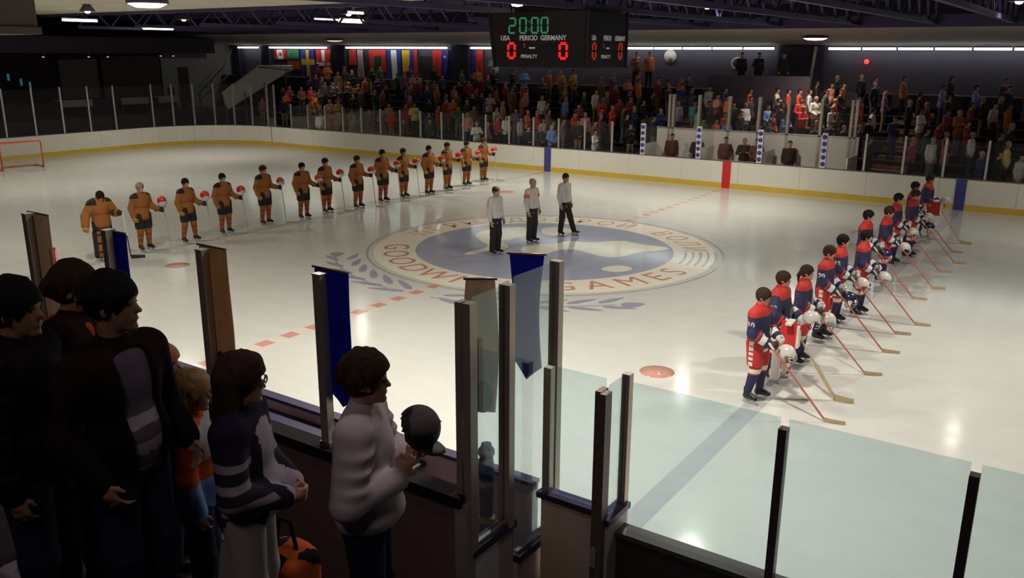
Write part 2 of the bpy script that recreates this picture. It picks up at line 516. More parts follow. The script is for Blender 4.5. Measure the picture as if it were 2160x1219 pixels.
M_SOFFIT = mat('soffit', (0.44, 0.37, 0.34), 0.75, var=0.15, scale=0.8)
M_ROOF = mat('roof_deck', (0.022, 0.014, 0.032), 0.8, var=0.3, scale=0.6)
M_TRUSS = mat('truss_purple', (0.052, 0.034, 0.105), 0.5, var=0.2)
M_BEIGE = mat('ceiling_panel', (0.62, 0.58, 0.46), 0.75, var=0.08, scale=0.7)
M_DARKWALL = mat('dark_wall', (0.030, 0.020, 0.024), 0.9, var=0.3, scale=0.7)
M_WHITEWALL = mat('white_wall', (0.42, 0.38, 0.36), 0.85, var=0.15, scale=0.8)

flr = struct('floor', 'sheet of white ice with painted lines and a round emblem')
outline = []


def rink_outline(n=10):
    pts = [(XR, -W), (XR, W)]
    for i in range(n + 1):
        a = math.pi / 2 + math.pi / 2 * i / n
        pts.append((XL + RC + RC * math.cos(a), W - RC + RC * math.sin(a)))
    for i in range(n + 1):
        a = math.pi + math.pi / 2 * i / n
        pts.append((XL + RC + RC * math.cos(a), -W + RC + RC * math.sin(a)))
    return pts


MB().prism(rink_outline(), -0.06, 0.0).build('ice_surface', M_ICE, flr)
gr = MB().lohi((-46, -24, -0.4), (24, 26, -0.07)).build('floor_concrete', M_CONC)
tag(gr, 'dark concrete floor around the rink', kind='structure')

# paint under the ice: faint, with the same gloss as the ice
P_RED = mat('ice_paint_red', (0.64, 0.32, 0.27), var=0.14, scale=6, **ICE_COAT)
P_REDP = mat('ice_paint_red_pale', (0.70, 0.47, 0.40), var=0.14, scale=6, **ICE_COAT)
P_BLUE = mat('ice_paint_blue', (0.43, 0.45, 0.61), var=0.12, scale=3, **ICE_COAT)
P_VIOLET = mat('ice_paint_violet', (0.38, 0.36, 0.48), var=0.12, scale=4, **ICE_COAT)
P_BLINE = mat('ice_paint_blue_line', (0.52, 0.52, 0.55), var=0.10, scale=4, **ICE_COAT)
P_CREAM = mat('ice_paint_cream', (0.96, 0.90, 0.78), var=0.06, scale=4, **ICE_COAT)
P_GREY = mat('ice_paint_grey', (0.45, 0.45, 0.47), var=0.1, scale=4, **ICE_COAT)

P_BED = mat('ice_paint_bed', (0.74, 0.66, 0.60), var=0.06, scale=4, **ICE_COAT)
BL = 8.51
for x in (-BL, BL):
    part_box('blue_line', (x - 0.15, -W + 0.02, 0.0), (x + 0.15, W - 0.02, 0.002), P_BLINE, flr)
# centre line of red blocks between two thin red edges
for y0, y1 in ((-W + 0.02, -5.0), (4.7, W - 0.02)):
    part_box('centre_line_bed', (-0.15, y0, 0.0), (0.15, y1, 0.002), P_BED, flr)
    y = y0
    me = None
    while y + 0.3 < y1:
        o = MB().lohi((-0.13, 0, 0.002), (0.13, 0.3, 0.004))
        if me is None:
            me = o.mesh('centre_line_block', P_RED if y0 < 0 else P_REDP)
        mesh_obj('centre_line_block', me, flr, loc=(0, y, 0))
        y += 0.62
for x, y in ((-6.62, -7.35), (6.65, -7.25), (-6.62, 7.35), (6.65, 7.25)):
    MB().lathe([(0.0, 0.003), (0.30, 0.003), (0.30, 0.0)], 24, (x, y, 0)).build('faceoff_dot', P_RED, flr)

# emblem: blue disc with white land, cream ring of red letters, thin outer circle, laurel
CX, CY = -0.1, -0.2


def ring(r0, r1, z, m, name, a0=0.0, a1=2 * math.pi, n=64):
    b = MB()
    P = [[], []]
    for i in range(n + 1):
        a = a0 + (a1 - a0) * i / n
        P[0].append((CX + r0 * math.cos(a), CY + r0 * math.sin(a), z))
        P[1].append((CX + r1 * math.cos(a), CY + r1 * math.sin(a), z))
    b.grid([P[1], P[0]])
    return b.build(name, m, flr)


emblem_parts = [ring(3.56, 4.72, 0.0022, P_CREAM, 'emblem_ring'), ring(4.86, 4.93, 0.0022, P_GREY, 'emblem_circle')]
MB().prism([(CX + 3.58 * math.cos(2 * math.pi * i / 64), CY + 3.58 * math.sin(2 * math.pi * i / 64)) for i in range(64)], 0.0, 0.0030).build('emblem_disc', P_BLUE, flr)
for k, poly in LAND.items():
    if sum(x0 * y1 - x1 * y0 for (x0, y0), (x1, y1) in zip(poly, poly[1:] + poly[:1])) < 0:
        poly = poly[::-1]
    for _ in range(2):       # round the coast
        poly = [((a[0] * w + b[0] * (1 - w)), (a[1] * w + b[1] * (1 - w))) for a, b in zip(poly, poly[1:] + poly[:1]) for w in (0.75, 0.25)]
    MB().prism(poly, 0.0, 0.0048).build('emblem_land', P_CREAM, flr)
for ch, deg in zip('GOODWILLGAMES', (-146, -134, -122, -110.5, -98, -88, -79, -69, -52, -40, -27.5, -16, -6)):
    a = math.radians(deg)
    M = Matrix.Translation((CX + 4.15 * math.cos(a), CY + 4.15 * math.sin(a), 0.005)) @ Matrix.Rotation(a + math.pi / 2, 4, 'Z')
    text_obj('emblem_letter', ch, 1.02, P_RED, M, flr, 0.001, 0.0, 0.95)
for i, ch in enumerate('ИГРЫ ДОБРОЙ ВОЛИ'):
    if ch == ' ':
        continue
    a = math.radians(186 - i * 10.2)
    M = Matrix.Translation((CX + 4.15 * math.cos(a), CY + 4.15 * math.sin(a), 0.005)) @ Matrix.Rotation(a - math.pi / 2, 4, 'Z')
    text_obj('emblem_letter', ch, 0.92, P_REDP, M, flr, 0.001, 0.0, 0.85)
for i in range(5):
    ring(3.86 + 0.2 * i, 3.93 + 0.2 * i, 0.0045, P_BLINE, 'emblem_wave', math.radians(6), math.radians(28), 10)


def leaf(x, y, ang, L, wd):
    pts = []
    for i in range(16):
        t = 2 * math.pi * i / 16
        u, v = math.cos(t), math.sin(t)
        u, v = L / 2 * u, wd / 2 * v * (1 - 0.35 * u)
        pts.append((x + u * math.cos(ang) - v * math.sin(ang), y + u * math.sin(ang) + v * math.cos(ang)))
    MB().prism(pts, 0.0, 0.003).build('laurel_leaf', P_VIOLET, flr)


for side in (-1, 1):
    for k in range(6):
        a = math.radians(-88 + side * (9 + 7.0 * k))
        for off, tw in ((-0.28, 0.42), (0.30, -0.42)):
            r = 5.75 + off
            leaf(r * math.cos(a), r * math.sin(a), a + side * (math.pi / 2) + side * tw, 0.95 - 0.04 * k, 0.19)
    a = math.radians(-88 + side * 47.5)
    leaf(5.9 * math.cos(a), 5.9 * math.sin(a), a + math.pi / 2, 0.55, 0.36)
    ring(5.72, 5.77, 0.0022, P_VIOLET, 'laurel_stem', math.radians(-88 + side * 4), math.radians(-88 + side * 46), 16)

# ------------------------------------------------------------------ boards
def seg_panel(a, b, z0, z1, t, name, m, parent):
    """Upright panel between two ground points."""
    return MB().bar((a[0], a[1], (z0 + z1) / 2), (b[0], b[1], (z0 + z1) / 2), t, z1 - z0).build(name, m, parent)


far = struct('wall_boards', 'white rink boards with yellow kick plate')
path = [(XR, W)]
x = XR
while x - 2.44 > XL + RC:
    x -= 2.44
    path.append((x, W))
path.append((XL + RC, W))
for i in range(1, 9):
    a = math.pi / 2 + math.pi / 2 * i / 8
    path.append((XL + RC + RC * math.cos(a), W - RC + RC * math.sin(a)))
for i in range(1, 8):
    path.append((XL, W - RC - (2 * W - 2 * RC) * i / 7))
for i in range(1, 9):
    a = math.pi + math.pi / 2 * i / 8
    path.append((XL + RC + RC * math.cos(a), -W + RC + RC * math.sin(a)))
for p0, p1 in zip(path[:-1], path[1:]):
    d = Vector((p1[0] - p0[0], p1[1] - p0[1])).normalized()
    n = Vector((d.y, -d.x))
    q0 = (p0[0] + d.x * 0.004, p0[1] + d.y * 0.004)
    q1 = (p1[0] - d.x * 0.004, p1[1] - d.y * 0.004)
    sh = lambda q, k: (q[0] - n.x * k, q[1] - n.y * k)      # k < 0 shifts away from the ice
    seg_panel(sh(q0, -0.05), sh(q1, -0.05), 0.21, BZ - 0.03, 0.10, 'board_panel', M_BOARD, far)
    seg_panel(sh(p0, -0.035), sh(p1, -0.035), 0.0, 0.21, 0.11, 'kick_plate', M_KICK, far)
    seg_panel(sh(p0, -0.06), sh(p1, -0.06), BZ - 0.03, BZ, 0.14, 'cap_rail', M_CAPRAIL, far)
for x, m in ((-BL, M_BLUE), (0.0, M_RED), (BL, M_BLUE)):
    part_box('line_stripe', (x - 0.17, W - 0.035, 0.0), (x + 0.17, W + 0.02, BZ - 0.02), m, far)
part_box('line_stripe', (-27.3, W - 0.012, 0.0), (-27.25, W + 0.02, BZ - 0.02), mat('goal_line_red', (0.45, 0.12, 0.1), 0.5), far)

# ------------------------------------------------------------------ glass on the far and end boards
def glass_run(label, pts, z1, post_w=0.075, mg=M_GLASS_FAR, mp=M_ALU, panes=True, z0=BZ):
    t = struct('wall_glass', label)
    for p0, p1 in zip(pts[:-1], pts[1:]):
        if panes:
            MB().bar((p0[0], p0[1], (z0 + z1) / 2), (p1[0], p1[1], (z0 + z1) / 2), 0.012, z1 - z0 - 0.02).build('glass_pane', mg, t)
    for p in pts:
        MB().lohi((p[0] - post_w / 2, p[1] - 0.03, z0 - 0.04), (p[0] + post_w / 2, p[1] + 0.05, z1 + 0.05)).build('glass_post', mp, t)
    return t


GY = W + 0.07
glass_run('low glass panes on the far boards in front of the flags', [(-25.6 + 1.355 * i, GY) for i in range(16)], 2.36)
glass_run('low glass panes on the far boards beside the wooden aisle', [(5.2 + 1.33 * i, GY) for i in range(11)], 2.40)
crn = [(-26.95, GY)]
for i in range(0, 7):
    a = math.pi / 2 + math.pi / 2 * (i + 0.3) / 7
    crn.append((XL + RC + (RC + 0.07) * math.cos(a), W - RC + (RC + 0.07) * math.sin(a)))
for i in range(1, 9):
    crn.append((XL - 0.07, W - RC - 1.45 * i))
glass_run('tall glass panes round the end of the rink', crn, 3.38, 0.085)

# ------------------------------------------------------------------ timekeepers' and penalty boxes behind the far boards
bx = struct('wall_timekeepers', 'white timekeepers box behind the far boards')
part_box('back_panel', (-3.95, 15.15, 0.2), (4.55, 15.25, 2.10), mat('box_white', (0.90, 0.86, 0.80), 0.5), bx)
part_box('back_cap', (-3.97, 15.12, 2.10), (4.57, 15.28, 2.15), M_ALU, bx)
tag(part_box('floor_box', (-3.95, 13.6, 0.05), (4.55, 15.15, 0.14), M_CONC, None), 'floor of the white timekeepers box', kind='structure')
part_box('counter', (-0.95, 13.72, 1.0), (1.6, 14.05, 1.05), M_BOARD, bx)
for x in (-3.95, -1.3, 1.3, 4.55):
    part_box('divider', (x - 0.03, 13.6, 0.2), (x + 0.03, 15.15, 1.5), M_BOARD, bx)
    MB().lohi((x - 0.006, 13.62, 1.5), (x + 0.006, 15.1, 2.6)).build('glass_pane', M_GLASS_FAR, bx)
for x in (-3.40, -3.22, -2.05, -0.72, 0.55, 1.75, 3.05, 4.20, 4.38):
    part_box('glass_post', (x - 0.05, 15.12, 0.3), (x + 0.05, 15.3, 3.55), M_ALU, bx)
for x0, x1 in ((-3.2, -2.05), (-2.05, -0.72), (-0.72, 0.55), (0.55, 1.75), (1.75, 3.05), (3.05, 4.2)):
    part_box('glass_pane', (x0 + 0.06, 15.2, 2.16), (x1 - 0.06, 15.212, 3.5), M_GLASS_FAR, bx)
M_POSTW = mat('post_white', (0.72, 0.70, 0.68), 0.4)
M_DOT = mat('dot_blue', (0.03, 0.05, 0.36), 0.4)
for i, x in enumerate((-3.79, -1.28, 1.27, 3.72)):
    t = thing('gate_post', 'white post with blue dots on far boards, ' + ('first', 'second', 'third', 'last')[i] + ' from the scoreboard', 'post', (x, GY, BZ), 0, 'blue dotted posts on the timekeepers box')
    MB().lohi((-0.10, -0.05, 0), (0.10, 0.05, 1.30)).build('shaft', M_POSTW, t)
    for k in range(5):
        dot = MB().lathe([(0.0, 0.062), (0.085, 0.062), (0.085, 0.0)], 14)
        o = dot.build('dot', M_DOT, t)
        o.rotation_euler = (math.radians(90), 0, 0)
        o.location = (0, 0.0, 0.15 + 0.25 * k)

# ------------------------------------------------------------------ far stand
st = struct('floor_stand', 'stepped far stand with wooden bench planks')
ROWS = [(14.7 + 0.8 * r, 0.25 + 0.3 * r) for r in range(9)]
for r, (y, z) in enumerate(ROWS):
    for x0, x1 in (((-33.0 if r >= 2 else -27.5, -4.0), (4.6, 20.0)) if r < 2 else ((-33.0, -4.0), (-4.0, 1.2), (1.2, 20.0))):
        if r > 6 and x0 == -4.0:
            continue
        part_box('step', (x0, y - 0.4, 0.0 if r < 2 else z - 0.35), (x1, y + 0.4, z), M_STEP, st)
        for a, b in ((x0, -4.5), (-3.2, 4.9), (6.2, x1)):
            aa, bb = max(x0, a), min(x1, b)
            if bb - aa > 0.5:
                part_box('bench_plank', (aa, y + 0.14, z + 0.30), (bb, y + 0.38, z + 0.34), M_PLANK, st)
    for a, b in ((-4.5, -3.2), (4.9, 6.2)):
        if r >= 2 or a > 0:
            part_box('aisle_tread', (a, y - 0.41, z), (b, y - 0.02, z + 0.03), M_WOOD, st)
            part_box('aisle_tread', (a, y - 0.02, z + 0.02), (b, y + 0.4, z + 0.16), M_WOOD, st)
part_box('front_walk', (-27.5, 13.55, 0.0), (-4.0, 14.3, 0.2), M_CONC, st)
part_box('front_walk', (4.6, 13.55, 0.0), (20.0, 14.3, 0.2), M_CONC, st)
part_box('concourse_slab', (-42.0, 21.5, 3.0), (20.0, 22.75, 3.55), M_CONC, st)
part_box('concourse_slab', (-3.9, 19.95, 2.0), (1.2, 21.5, 3.55), M_CONC, st)
pp = part_box('parapet', (-3.6, 19.9, 3.0), (1.15, 20.0, 4.28), M_WALLG, st)
# pale side screen closing the left end of the stand
sp = thing('stand_end_screen', 'pale slanted screen with handrail closing the far end of the stand', 'screen', (-33.1, 0, 0))
MB().quadbox([(-0.05, 14.9, 1.7), (0.05, 14.9, 1.7), (0.05, 20.3, 4.05), (-0.05, 20.3, 4.05), (-0.05, 14.7, 2.8), (0.05, 14.7, 2.8), (0.05, 17.6, 4.3), (-0.05, 17.6, 4.3)]).build('panel', mat('screen_grey', (0.55, 0.52, 0.47), 0.7, var=0.1), sp)
MB().quadbox([(-0.05, 17.6, 4.24), (0.05, 17.6, 4.24), (0.05, 20.4, 4.0), (-0.05, 20.4, 4.0), (-0.05, 17.6, 4.32), (0.05, 17.6, 4.32), (0.05, 20.4, 4.26), (-0.05, 20.4, 4.26)]).build('top_panel', MATS['screen_grey'], sp)
MB().tube([(0.05, 14.6, 2.75), (0.05, 17.6, 4.36), (0.05, 20.4, 4.30)], 0.04, 8).build('handrail', M_ALU, sp)
for y, z in ((14.9, 1.75), (16.4, 2.4), (18.0, 3.0), (19.8, 3.8)):
    MB().lohi((-0.05, y - 0.04, 0), (0.05, y + 0.04, z + 0.3)).build('leg', M_ALU_DARK, sp)

# ------------------------------------------------------------------ far wall
wf = struct('wall_far', 'grey wall behind the far stand')
part_box('wall_panel', (-42.0, 22.75, 0.0), (20.0, 22.95, 5.75), M_WALLG, wf)
for i, (x0, x1) in enumerate(((-41.5, -40.9), (-38.4, -37.6), (-31.4, -30.1), (-21.1, -19.8), (-1.15, 1.0))):
    part_box('column', (x0, 22.35, 3.0), (x1, 22.75, 5.62), M_COLUMN, wf)
part_box('dark_doorway', (-23.9, 22.70, 3.55), (-22.85, 22.76, 5.0), M_DARKWALL, wf)
MB().bar((0.45, 22.3, 3.5), (0.62, 22.3, 5.6), 0.12, 0.12).build('downpipe', M_ALU, wf)
# lettering and signs on that wall
M_SIGNW = mat('sign_white', (0.62, 0.55, 0.52), 0.6)
RX = Matrix.Rotation(math.radians(90), 4, 'X')
t = thing('wall_sign', 'round white sign with a red mark on the far wall', 'sign', (-6.9, 22.7, 5.1))
b = MB().lathe([(0.0, 0.04), (0.34, 0.04), (0.34, 0.0)], 24).build('disc', M_SIGNW, t)
b.rotation_euler = (math.radians(90), 0, 0)
b = MB().lathe([(0.0, 0.05), (0.10, 0.05), (0.10, 0.0)], 16).build('mark', mat('mark_red', (0.4, 0.05, 0.06), 0.6), t)
b.rotation_euler = (math.radians(90), 0, 0)
b.location = (0.03, 0, -0.16)
t = thing('wall_sign', 'round sign with a pinkish ring on the far wall behind the standing figures', 'sign', (-3.3, 22.7, 4.80))
for nm, r0, r1, m in (('rim', 0.20, 0.30, mat('rim_pink', (0.5, 0.30, 0.32), 0.6)),):
    P = [[(r * math.cos(2 * math.pi * i / 24), -0.03, r * math.sin(2 * math.pi * i / 24)) for i in range(25)] for r in (r1, r0)]
    MB().grid(P).build(nm, m, t)
b = MB().lathe([(0.0, 0.02), (0.2, 0.02), (0.2, 0.0)], 20).build('disc', M_DARKWALL, t)
b.rotation_euler = (math.radians(90), 0, 0)

# ------------------------------------------------------------------ roof
rf = struct('ceiling', 'low dark roof with purple trusses')
part_box('roof_deck', (-46.0, -24.0, 8.2), (24.0, 23.0, 8.35), M_ROOF, rf)
MB().quadbox([(-42, 22.9, 5.62), (-42, 14.5, 6.24), (20, 14.5, 6.24), (20, 22.9, 5.62), (-42, 22.9, 5.72), (-42, 14.5, 6.34), (20, 14.5, 6.34), (20, 22.9, 5.72)]).build('soffit', M_SOFFIT, rf)
part_box('fascia_beam', (-42.0, 14.3, 6.20), (20.0, 14.5, 6.62), M_TRUSS, rf)
part_box('purlin', (-42.0, 11.0, 6.95), (20.0, 11.2, 7.25), M_TRUSS, rf)
part_box('purlin', (-42.0, 7.4, 7.05), (20.0, 7.6, 7.4), M_TRUSS, rf)
x = -33.0
while x < -4.0:
    part_box('ceiling_panel', (x + 0.03, -14.0, 6.98), (x + 4.8 - 0.03, 3.95, 7.04), M_BEIGE, rf)
    x += 4.8
part_box('panel_edge', (-33.0, 3.95, 6.86), (-4.2, 4.15, 7.3), M_TRUSS, rf)
for i in range(6):
    tx = -33.0 + 4.8 * i
    MB().tube([(tx, 3.2, 7.0), (tx, -2.0, 7.4)], 0.03, 6).build('hanger', M_TRUSS, rf)


def truss(x, y0, y1, zb=6.35, zt=7.25):
    t = empty('truss', (0, 0, 0), 0, rf)
    b = MB()
    for z in (zb, zt):
        b.bar((x, y0, z), (x, y1, z), 0.14, 0.14)
    n = int((y1 - y0) / 1.5)
    for i in range(n):
        ya, yb = y0 + (y1 - y0) * i / n, y0 + (y1 - y0) * (i + 1) / n
        b.bar((x, ya, zb), (x, (ya + yb) / 2, zt), 0.07)
        b.bar((x, (ya + yb) / 2, zt), (x, yb, zb), 0.07)
    o = b.build('truss_frame', M_TRUSS, t)
    return t


for x in (9.3, 6.9, 4.3, 1.4, -1.6):
    truss(x, -8.0, 14.3)
for x in (-6.0, -10.8, -15.6, -20.4, -25.2, -30.0):
    truss(x, 4.2, 14.3)

# ------------------------------------------------------------------ end of the hall
we = struct('wall_end', 'dark end wall with a pale section and doors')
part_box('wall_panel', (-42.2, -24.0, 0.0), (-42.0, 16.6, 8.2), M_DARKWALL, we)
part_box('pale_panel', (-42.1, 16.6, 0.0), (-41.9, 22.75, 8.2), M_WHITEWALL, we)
part_box('pale_upper', (-42.0, 16.7, 4.75), (-41.85, 20.3, 6.3), mat('upper_dark', (0.11, 0.095, 0.10), 0.8), we)
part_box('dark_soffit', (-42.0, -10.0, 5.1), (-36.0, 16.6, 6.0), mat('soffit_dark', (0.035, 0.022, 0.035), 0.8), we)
part_box('counter_front', (-41.9, -6.0, 0.0), (-41.0, 16.5, 2.2), mat('counter_front', (0.06, 0.05, 0.06), 0.7), we)
part_box('brown_panel', (-41.95, 12.2, 2.3), (-41.8, 16.4, 4.9), mat('brown_panel', (0.075, 0.040, 0.030), 0.7, var=0.3), we)
part_box('grey_panel', (-41.95, 9.4, 2.3), (-41.8, 11.9, 4.7), mat('grey_panel', (0.14, 0.11, 0.12), 0.8, var=0.3), we)
# ------------------------------------------------------------------ near side: bench boards, barrier, posts
M_INNER = mat('inner_board', (0.55, 0.47, 0.52), 0.5, var=0.08, scale=3)
M_SHELF = mat('bench_blue', (0.022, 0.020, 0.075), 0.45, var=0.1)
M_RAIL = mat('rail_black', (0.010, 0.007, 0.010), 0.8, spec=0.15)
M_BROWN = mat('barrier_brown', (0.20, 0.115, 0.11), 0.6, var=0.15, scale=2)
M_CAPBLUE = mat('cap_navy', (0.035, 0.030, 0.085), 0.4)
M_CREAMWALL = mat('cream_board', (0.82, 0.68, 0.50), 0.5, var=0.06)
M_STEEL = mat('post_steel', (0.50, 0.42, 0.36), 0.35, 0.6, var=0.08)

nb = struct('wall_bench_boards', 'near rink boards of the players bench')
x = -26.0
while x < 7.9:
    x1 = min(x + 2.44, 8.3)
    part_box('board_panel', (x + 0.004, -13.50, 0.0), (x1 - 0.004, -13.40, 1.06), M_INNER, nb)
    part_box('cap_rail', (x, -13.52, 1.06), (x1, -13.38, 1.10), M_CAPBLUE, nb)
    x = x1
sh = thing('players_bench', 'long blue ledge running behind the boards of the near bench', 'bench', (0, 0, 0))
part_box('ledge', (-8.0, -13.82, 0.90), (6.78, -13.53, 0.95), M_SHELF, sh)
part_box('front', (-8.0, -13.74, 0.10), (6.62, -13.56, 0.90), M_SHELF, sh)
bw = struct('wall_barrier', 'low brown barrier with black rail behind the bench')
part_box('barrier_wall', (-8.0, -14.72, 0.0), (8.20, -14.62, 1.42), M_BROWN, bw)
part_box('rail', (-8.0, -14.78, 1.42), (8.22, -14.58, 1.52), M_RAIL, bw)
tag(part_box('floor_bench', (-8.0, -14.62, -0.06), (8.12, -13.5, 0.08), M_CONC, None), 'floor of the near players bench', kind='structure')

ORD = ('first', 'second', 'third', 'fourth')
M_BAN_BLUE = cloth_mat('banner_blue', (0.035, 0.035, 0.34), 0.45)
M_BAN_TAN = cloth_mat('banner_tan', (0.42, 0.29, 0.19), 0.50)
M_BAN_BEIGE = cloth_mat('banner_beige', (0.46, 0.37, 0.30), 0.5)
M_EMB = mat('banner_emblem', (0.16, 0.09, 0.09), 0.7, var=0.4, scale=20)


def post(loc, h, label, m=M_STEEL, w=0.10, group='steel posts on the near barrier'):
    t = thing('steel_post', label, 'post', loc, 0, group)
    b = MB()
    b.lohi((-w / 2, -0.05, 0), (w / 2, 0.03, h))
    b.build('shaft', m, t)
    MB().lohi((-w / 2 + 0.02, 0.03, 0), (w / 2 - 0.02, 0.055, h - 0.03)).build('channel', M_ALU_DARK, t)
    MB().lohi((-w / 2 - 0.004, -0.055, h), (w / 2 + 0.004, 0.06, h + 0.015)).build('cap', M_ALU, t)
    MB().lohi((-w / 2 - 0.02, -0.06, 0), (w / 2 + 0.02, 0.05, 0.05)).build('foot_plate', M_ALU_DARK, t)
    return t


def banner(loc, m, label, width=0.36, length=1.2, point=0.18, rz=0.0, emblem=False, curl=0.06, bulge=0.0):
    """Cloth hung from a short rod at a post's top."""
    t = thing('banner', label, 'banner', loc, rz, 'banners hung on the near posts')
    MB().tube([(-width / 2 - 0.02, 0, 0), (width / 2 + 0.02, 0, 0)], 0.012, 8).build('rod', M_ALU_DARK, t)
    P, Q = [], []
    for i in range(15):
        s = i / 14
        row, rowb = [], []
        for j in range(9):
            u = j / 8 * 2 - 1
            L = length - point * abs(u) * (1 if u < 0 else 0.55)
            w_ = width / 2 * (1 + bulge * math.sin(s * 3.0))
            y = 0.012 + curl * s * math.sin(u * 2.2 + s * 2.0) + 0.015 * math.sin(6 * s + 3 * u)
            row.append((u * w_, y, -s * L))
            rowb.append((u * w_, y + 0.006, -s * L))
        P.append(row)
        Q.append(rowb[::-1])
    c = MB().grid(P).grid(Q).build('cloth', m, t)
    if emblem:
        E = []
        for i in range(7):
            r = i / 6
            E.append([(0.09 * r * math.cos(a) + 0.02, -0.015, -length * 0.86 + 0.16 * r * math.sin(a)) for a in [2 * math.pi * k / 14 for k in range(15)]])
        MB().grid(E).build('emblem', M_EMB, t)
    return t


for i, x in enumerate((1.22, 3.0, 4.75, 6.5)):
    post((x, -14.66, 1.52), 1.74, ORD[i] + ' steel post from the left on the black barrier rail')
post((-0.55, -14.66, 1.52), 1.74, 'steel post on the barrier rail beyond the left edge of the others')
banner((1.32, -14.58, 3.27), M_BAN_BEIGE, 'brown grey banner on the leftmost near post', 0.46, 1.5, 0.05, curl=0.08)
banner((3.05, -14.58, 3.24), M_BAN_BLUE, 'narrow blue banner on the near post behind the seated heads', 0.34, 1.3, 0.3)
banner((4.80, -14.58, 3.29), M_BAN_TAN, 'tan banner with a dark emblem at its foot', 0.44, 1.52, 0.05, emblem=True, curl=0.05, bulge=0.1)
banner((6.56, -14.58, 3.30), M_BAN_BLUE, 'deep blue pointed banner on the near post beside the boy', 0.44, 1.42, 0.24, curl=0.07)

t = thing('red_pole', 'thin red pole leaning on the barrier at the left edge', 'pole', (1.42, -14.50, 1.52))
MB().tube([(0.10, 0, 0), (0, 0, 1.28)], 0.028, 10).build('shaft', M_RED, t)
MB().tube([(0, 0, 1.28), (-0.002, 0, 1.31)], [0.032, 0.02], 10).build('tip', M_RED, t)

# stepped divider with tall glass between the bench and the gate
dv = struct('wall_divider', 'stepped white divider with tall glass at the end of the bench')
M_PANELW = mat('divider_white', (0.66, 0.57, 0.56), 0.5, var=0.08)
part_box('panel', (8.16, -14.62, 0.0), (8.24, -13.97, 0.87), M_PANELW, dv)
part_box('panel', (8.20, -13.96, 0.0), (8.28, -13.22, 0.47), M_PANELW, dv)
part_box('cap', (8.13, -14.64, 0.87), (8.27, -13.95, 0.95), M_CAPBLUE, dv)
part_box('cap', (8.17, -13.96, 0.47), (8.31, -13.20, 0.55), M_CAPBLUE, dv)
part_box('end_stile', (8.14, -14.75, 0.0), (8.27, -14.62, 1.45), M_ALU, dv)
part_box('glass_channel', (8.19, -14.60, 0.95), (8.23, -14.0, 0.975), M_ALU, dv)
part_box('glass_channel', (8.22, -13.92, 0.55), (8.26, -13.3, 0.575), M_ALU, dv)
part_box('glass_pane', (8.205, -14.56, 0.98), (8.217, -14.09, 3.30), M_GLASS_NEAR, dv)
part_box('glass_pane', (8.235, -13.99, 0.58), (8.247, -13.29, 3.36), M_GLASS_NEAR, dv)
MB().lohi((8.13, -14.70, 0.95), (8.19, -14.60, 3.28)).lohi((8.21, -14.70, 0.95), (8.29, -14.60, 3.28)).build('post', M_STEEL, dv)
MB().lohi((8.15, -14.09, 0.9), (8.27, -14.00, 3.30)).build('post', M_STEEL, dv)
MB().lohi((8.18, -13.29, 0.5), (8.29, -13.20, 3.36)).build('post', M_STEEL, dv)
banner((8.00, -14.16, 3.34), M_BAN_BEIGE, 'beige banner behind the divider glass with a dark emblem', 0.26, 1.30, 0.05, rz=math.radians(35), emblem=True, curl=0.04, bulge=0.25)
banner((7.99, -13.40, 3.42), M_BAN_BLUE, 'blue tapering pennant seen through the divider glass', 0.34, 1.30, 0.30, rz=math.radians(25), curl=0.05, bulge=-0.25)
t = thing('rolled_banner', 'rolled blue banner with pale bands standing behind the divider glass', 'banner', (7.98, -14.05, 0.08))
MB().lathe([(0.0, 0), (0.06, 0), (0.075, 0.3), (0.07, 0.9), (0.075, 1.4), (0.05, 1.62), (0.0, 1.63)], 14).build('cloth_roll', mat('roll_blue', (0.04, 0.045, 0.16), 0.6, var=0.2), t)
for z in (0.42, 0.80, 1.18, 1.5):
    MB().lathe([(0.072, z), (0.082, z + 0.02), (0.082, z + 0.05), (0.072, z + 0.07)], 14).build('band', mat('roll_band', (0.45, 0.38, 0.22), 0.6), t)
MB().lathe([(0.0, 0.0), (0.11, 0.0), (0.11, 0.12), (0.06, 0.16)], 14).build('base', M_RAIL, t)

# gate bay on the ice side: short glazed board, hinge posts, return, then the low boards to the right
gb = struct('wall_gate', 'glazed gate bay in the near boards')
part_box('board_panel', (8.32, -13.60, 0.0), (8.98, -13.50, 1.04), M_CREAMWALL, gb)
part_box('cap', (8.28, -13.63, 1.04), (9.00, -13.47, 1.10), M_CAPBLUE, gb)
part_box('return_panel', (9.02, -13.70, 0.0), (9.12, -13.30, 1.04), mat('return_white', (0.60, 0.58, 0.57), 0.5), gb)
part_box('return_cap', (9.00, -13.72, 1.04), (9.14, -13.28, 1.10), M_CAPBLUE, gb)
part_box('glass_pane', (8.40, -13.556, 1.12), (8.97, -13.544, 2.42), M_GLASS_NEAR, gb)
part_box('glass_pane', (9.064, -13.68, 1.12), (9.076, -13.36, 2.42), M_GLASS_NEAR, gb)
part_box('post', (8.32, -13.59, 1.10), (8.40, -13.51, 2.40), M_STEEL, gb)
part_box('post', (9.03, -13.36, 1.10), (9.11, -13.28, 2.42), M_STEEL, gb)
part_box('hinge_post', (8.96, -13.74, 0.0), (9.02, -13.60, 2.36), M_ALU_DARK, gb)
part_box('hinge_post', (9.03, -13.78, 0.0), (9.09, -13.66, 2.36), M_ALU_DARK, gb)
part_box('latch', (8.99, -13.80, 0.62), (9.05, -13.74, 0.80), M_ALU, gb)
part_box('floor_slab', (8.2, -14.62, -0.06), (20.0, -13.5, 0.06), M_CONC, gb)

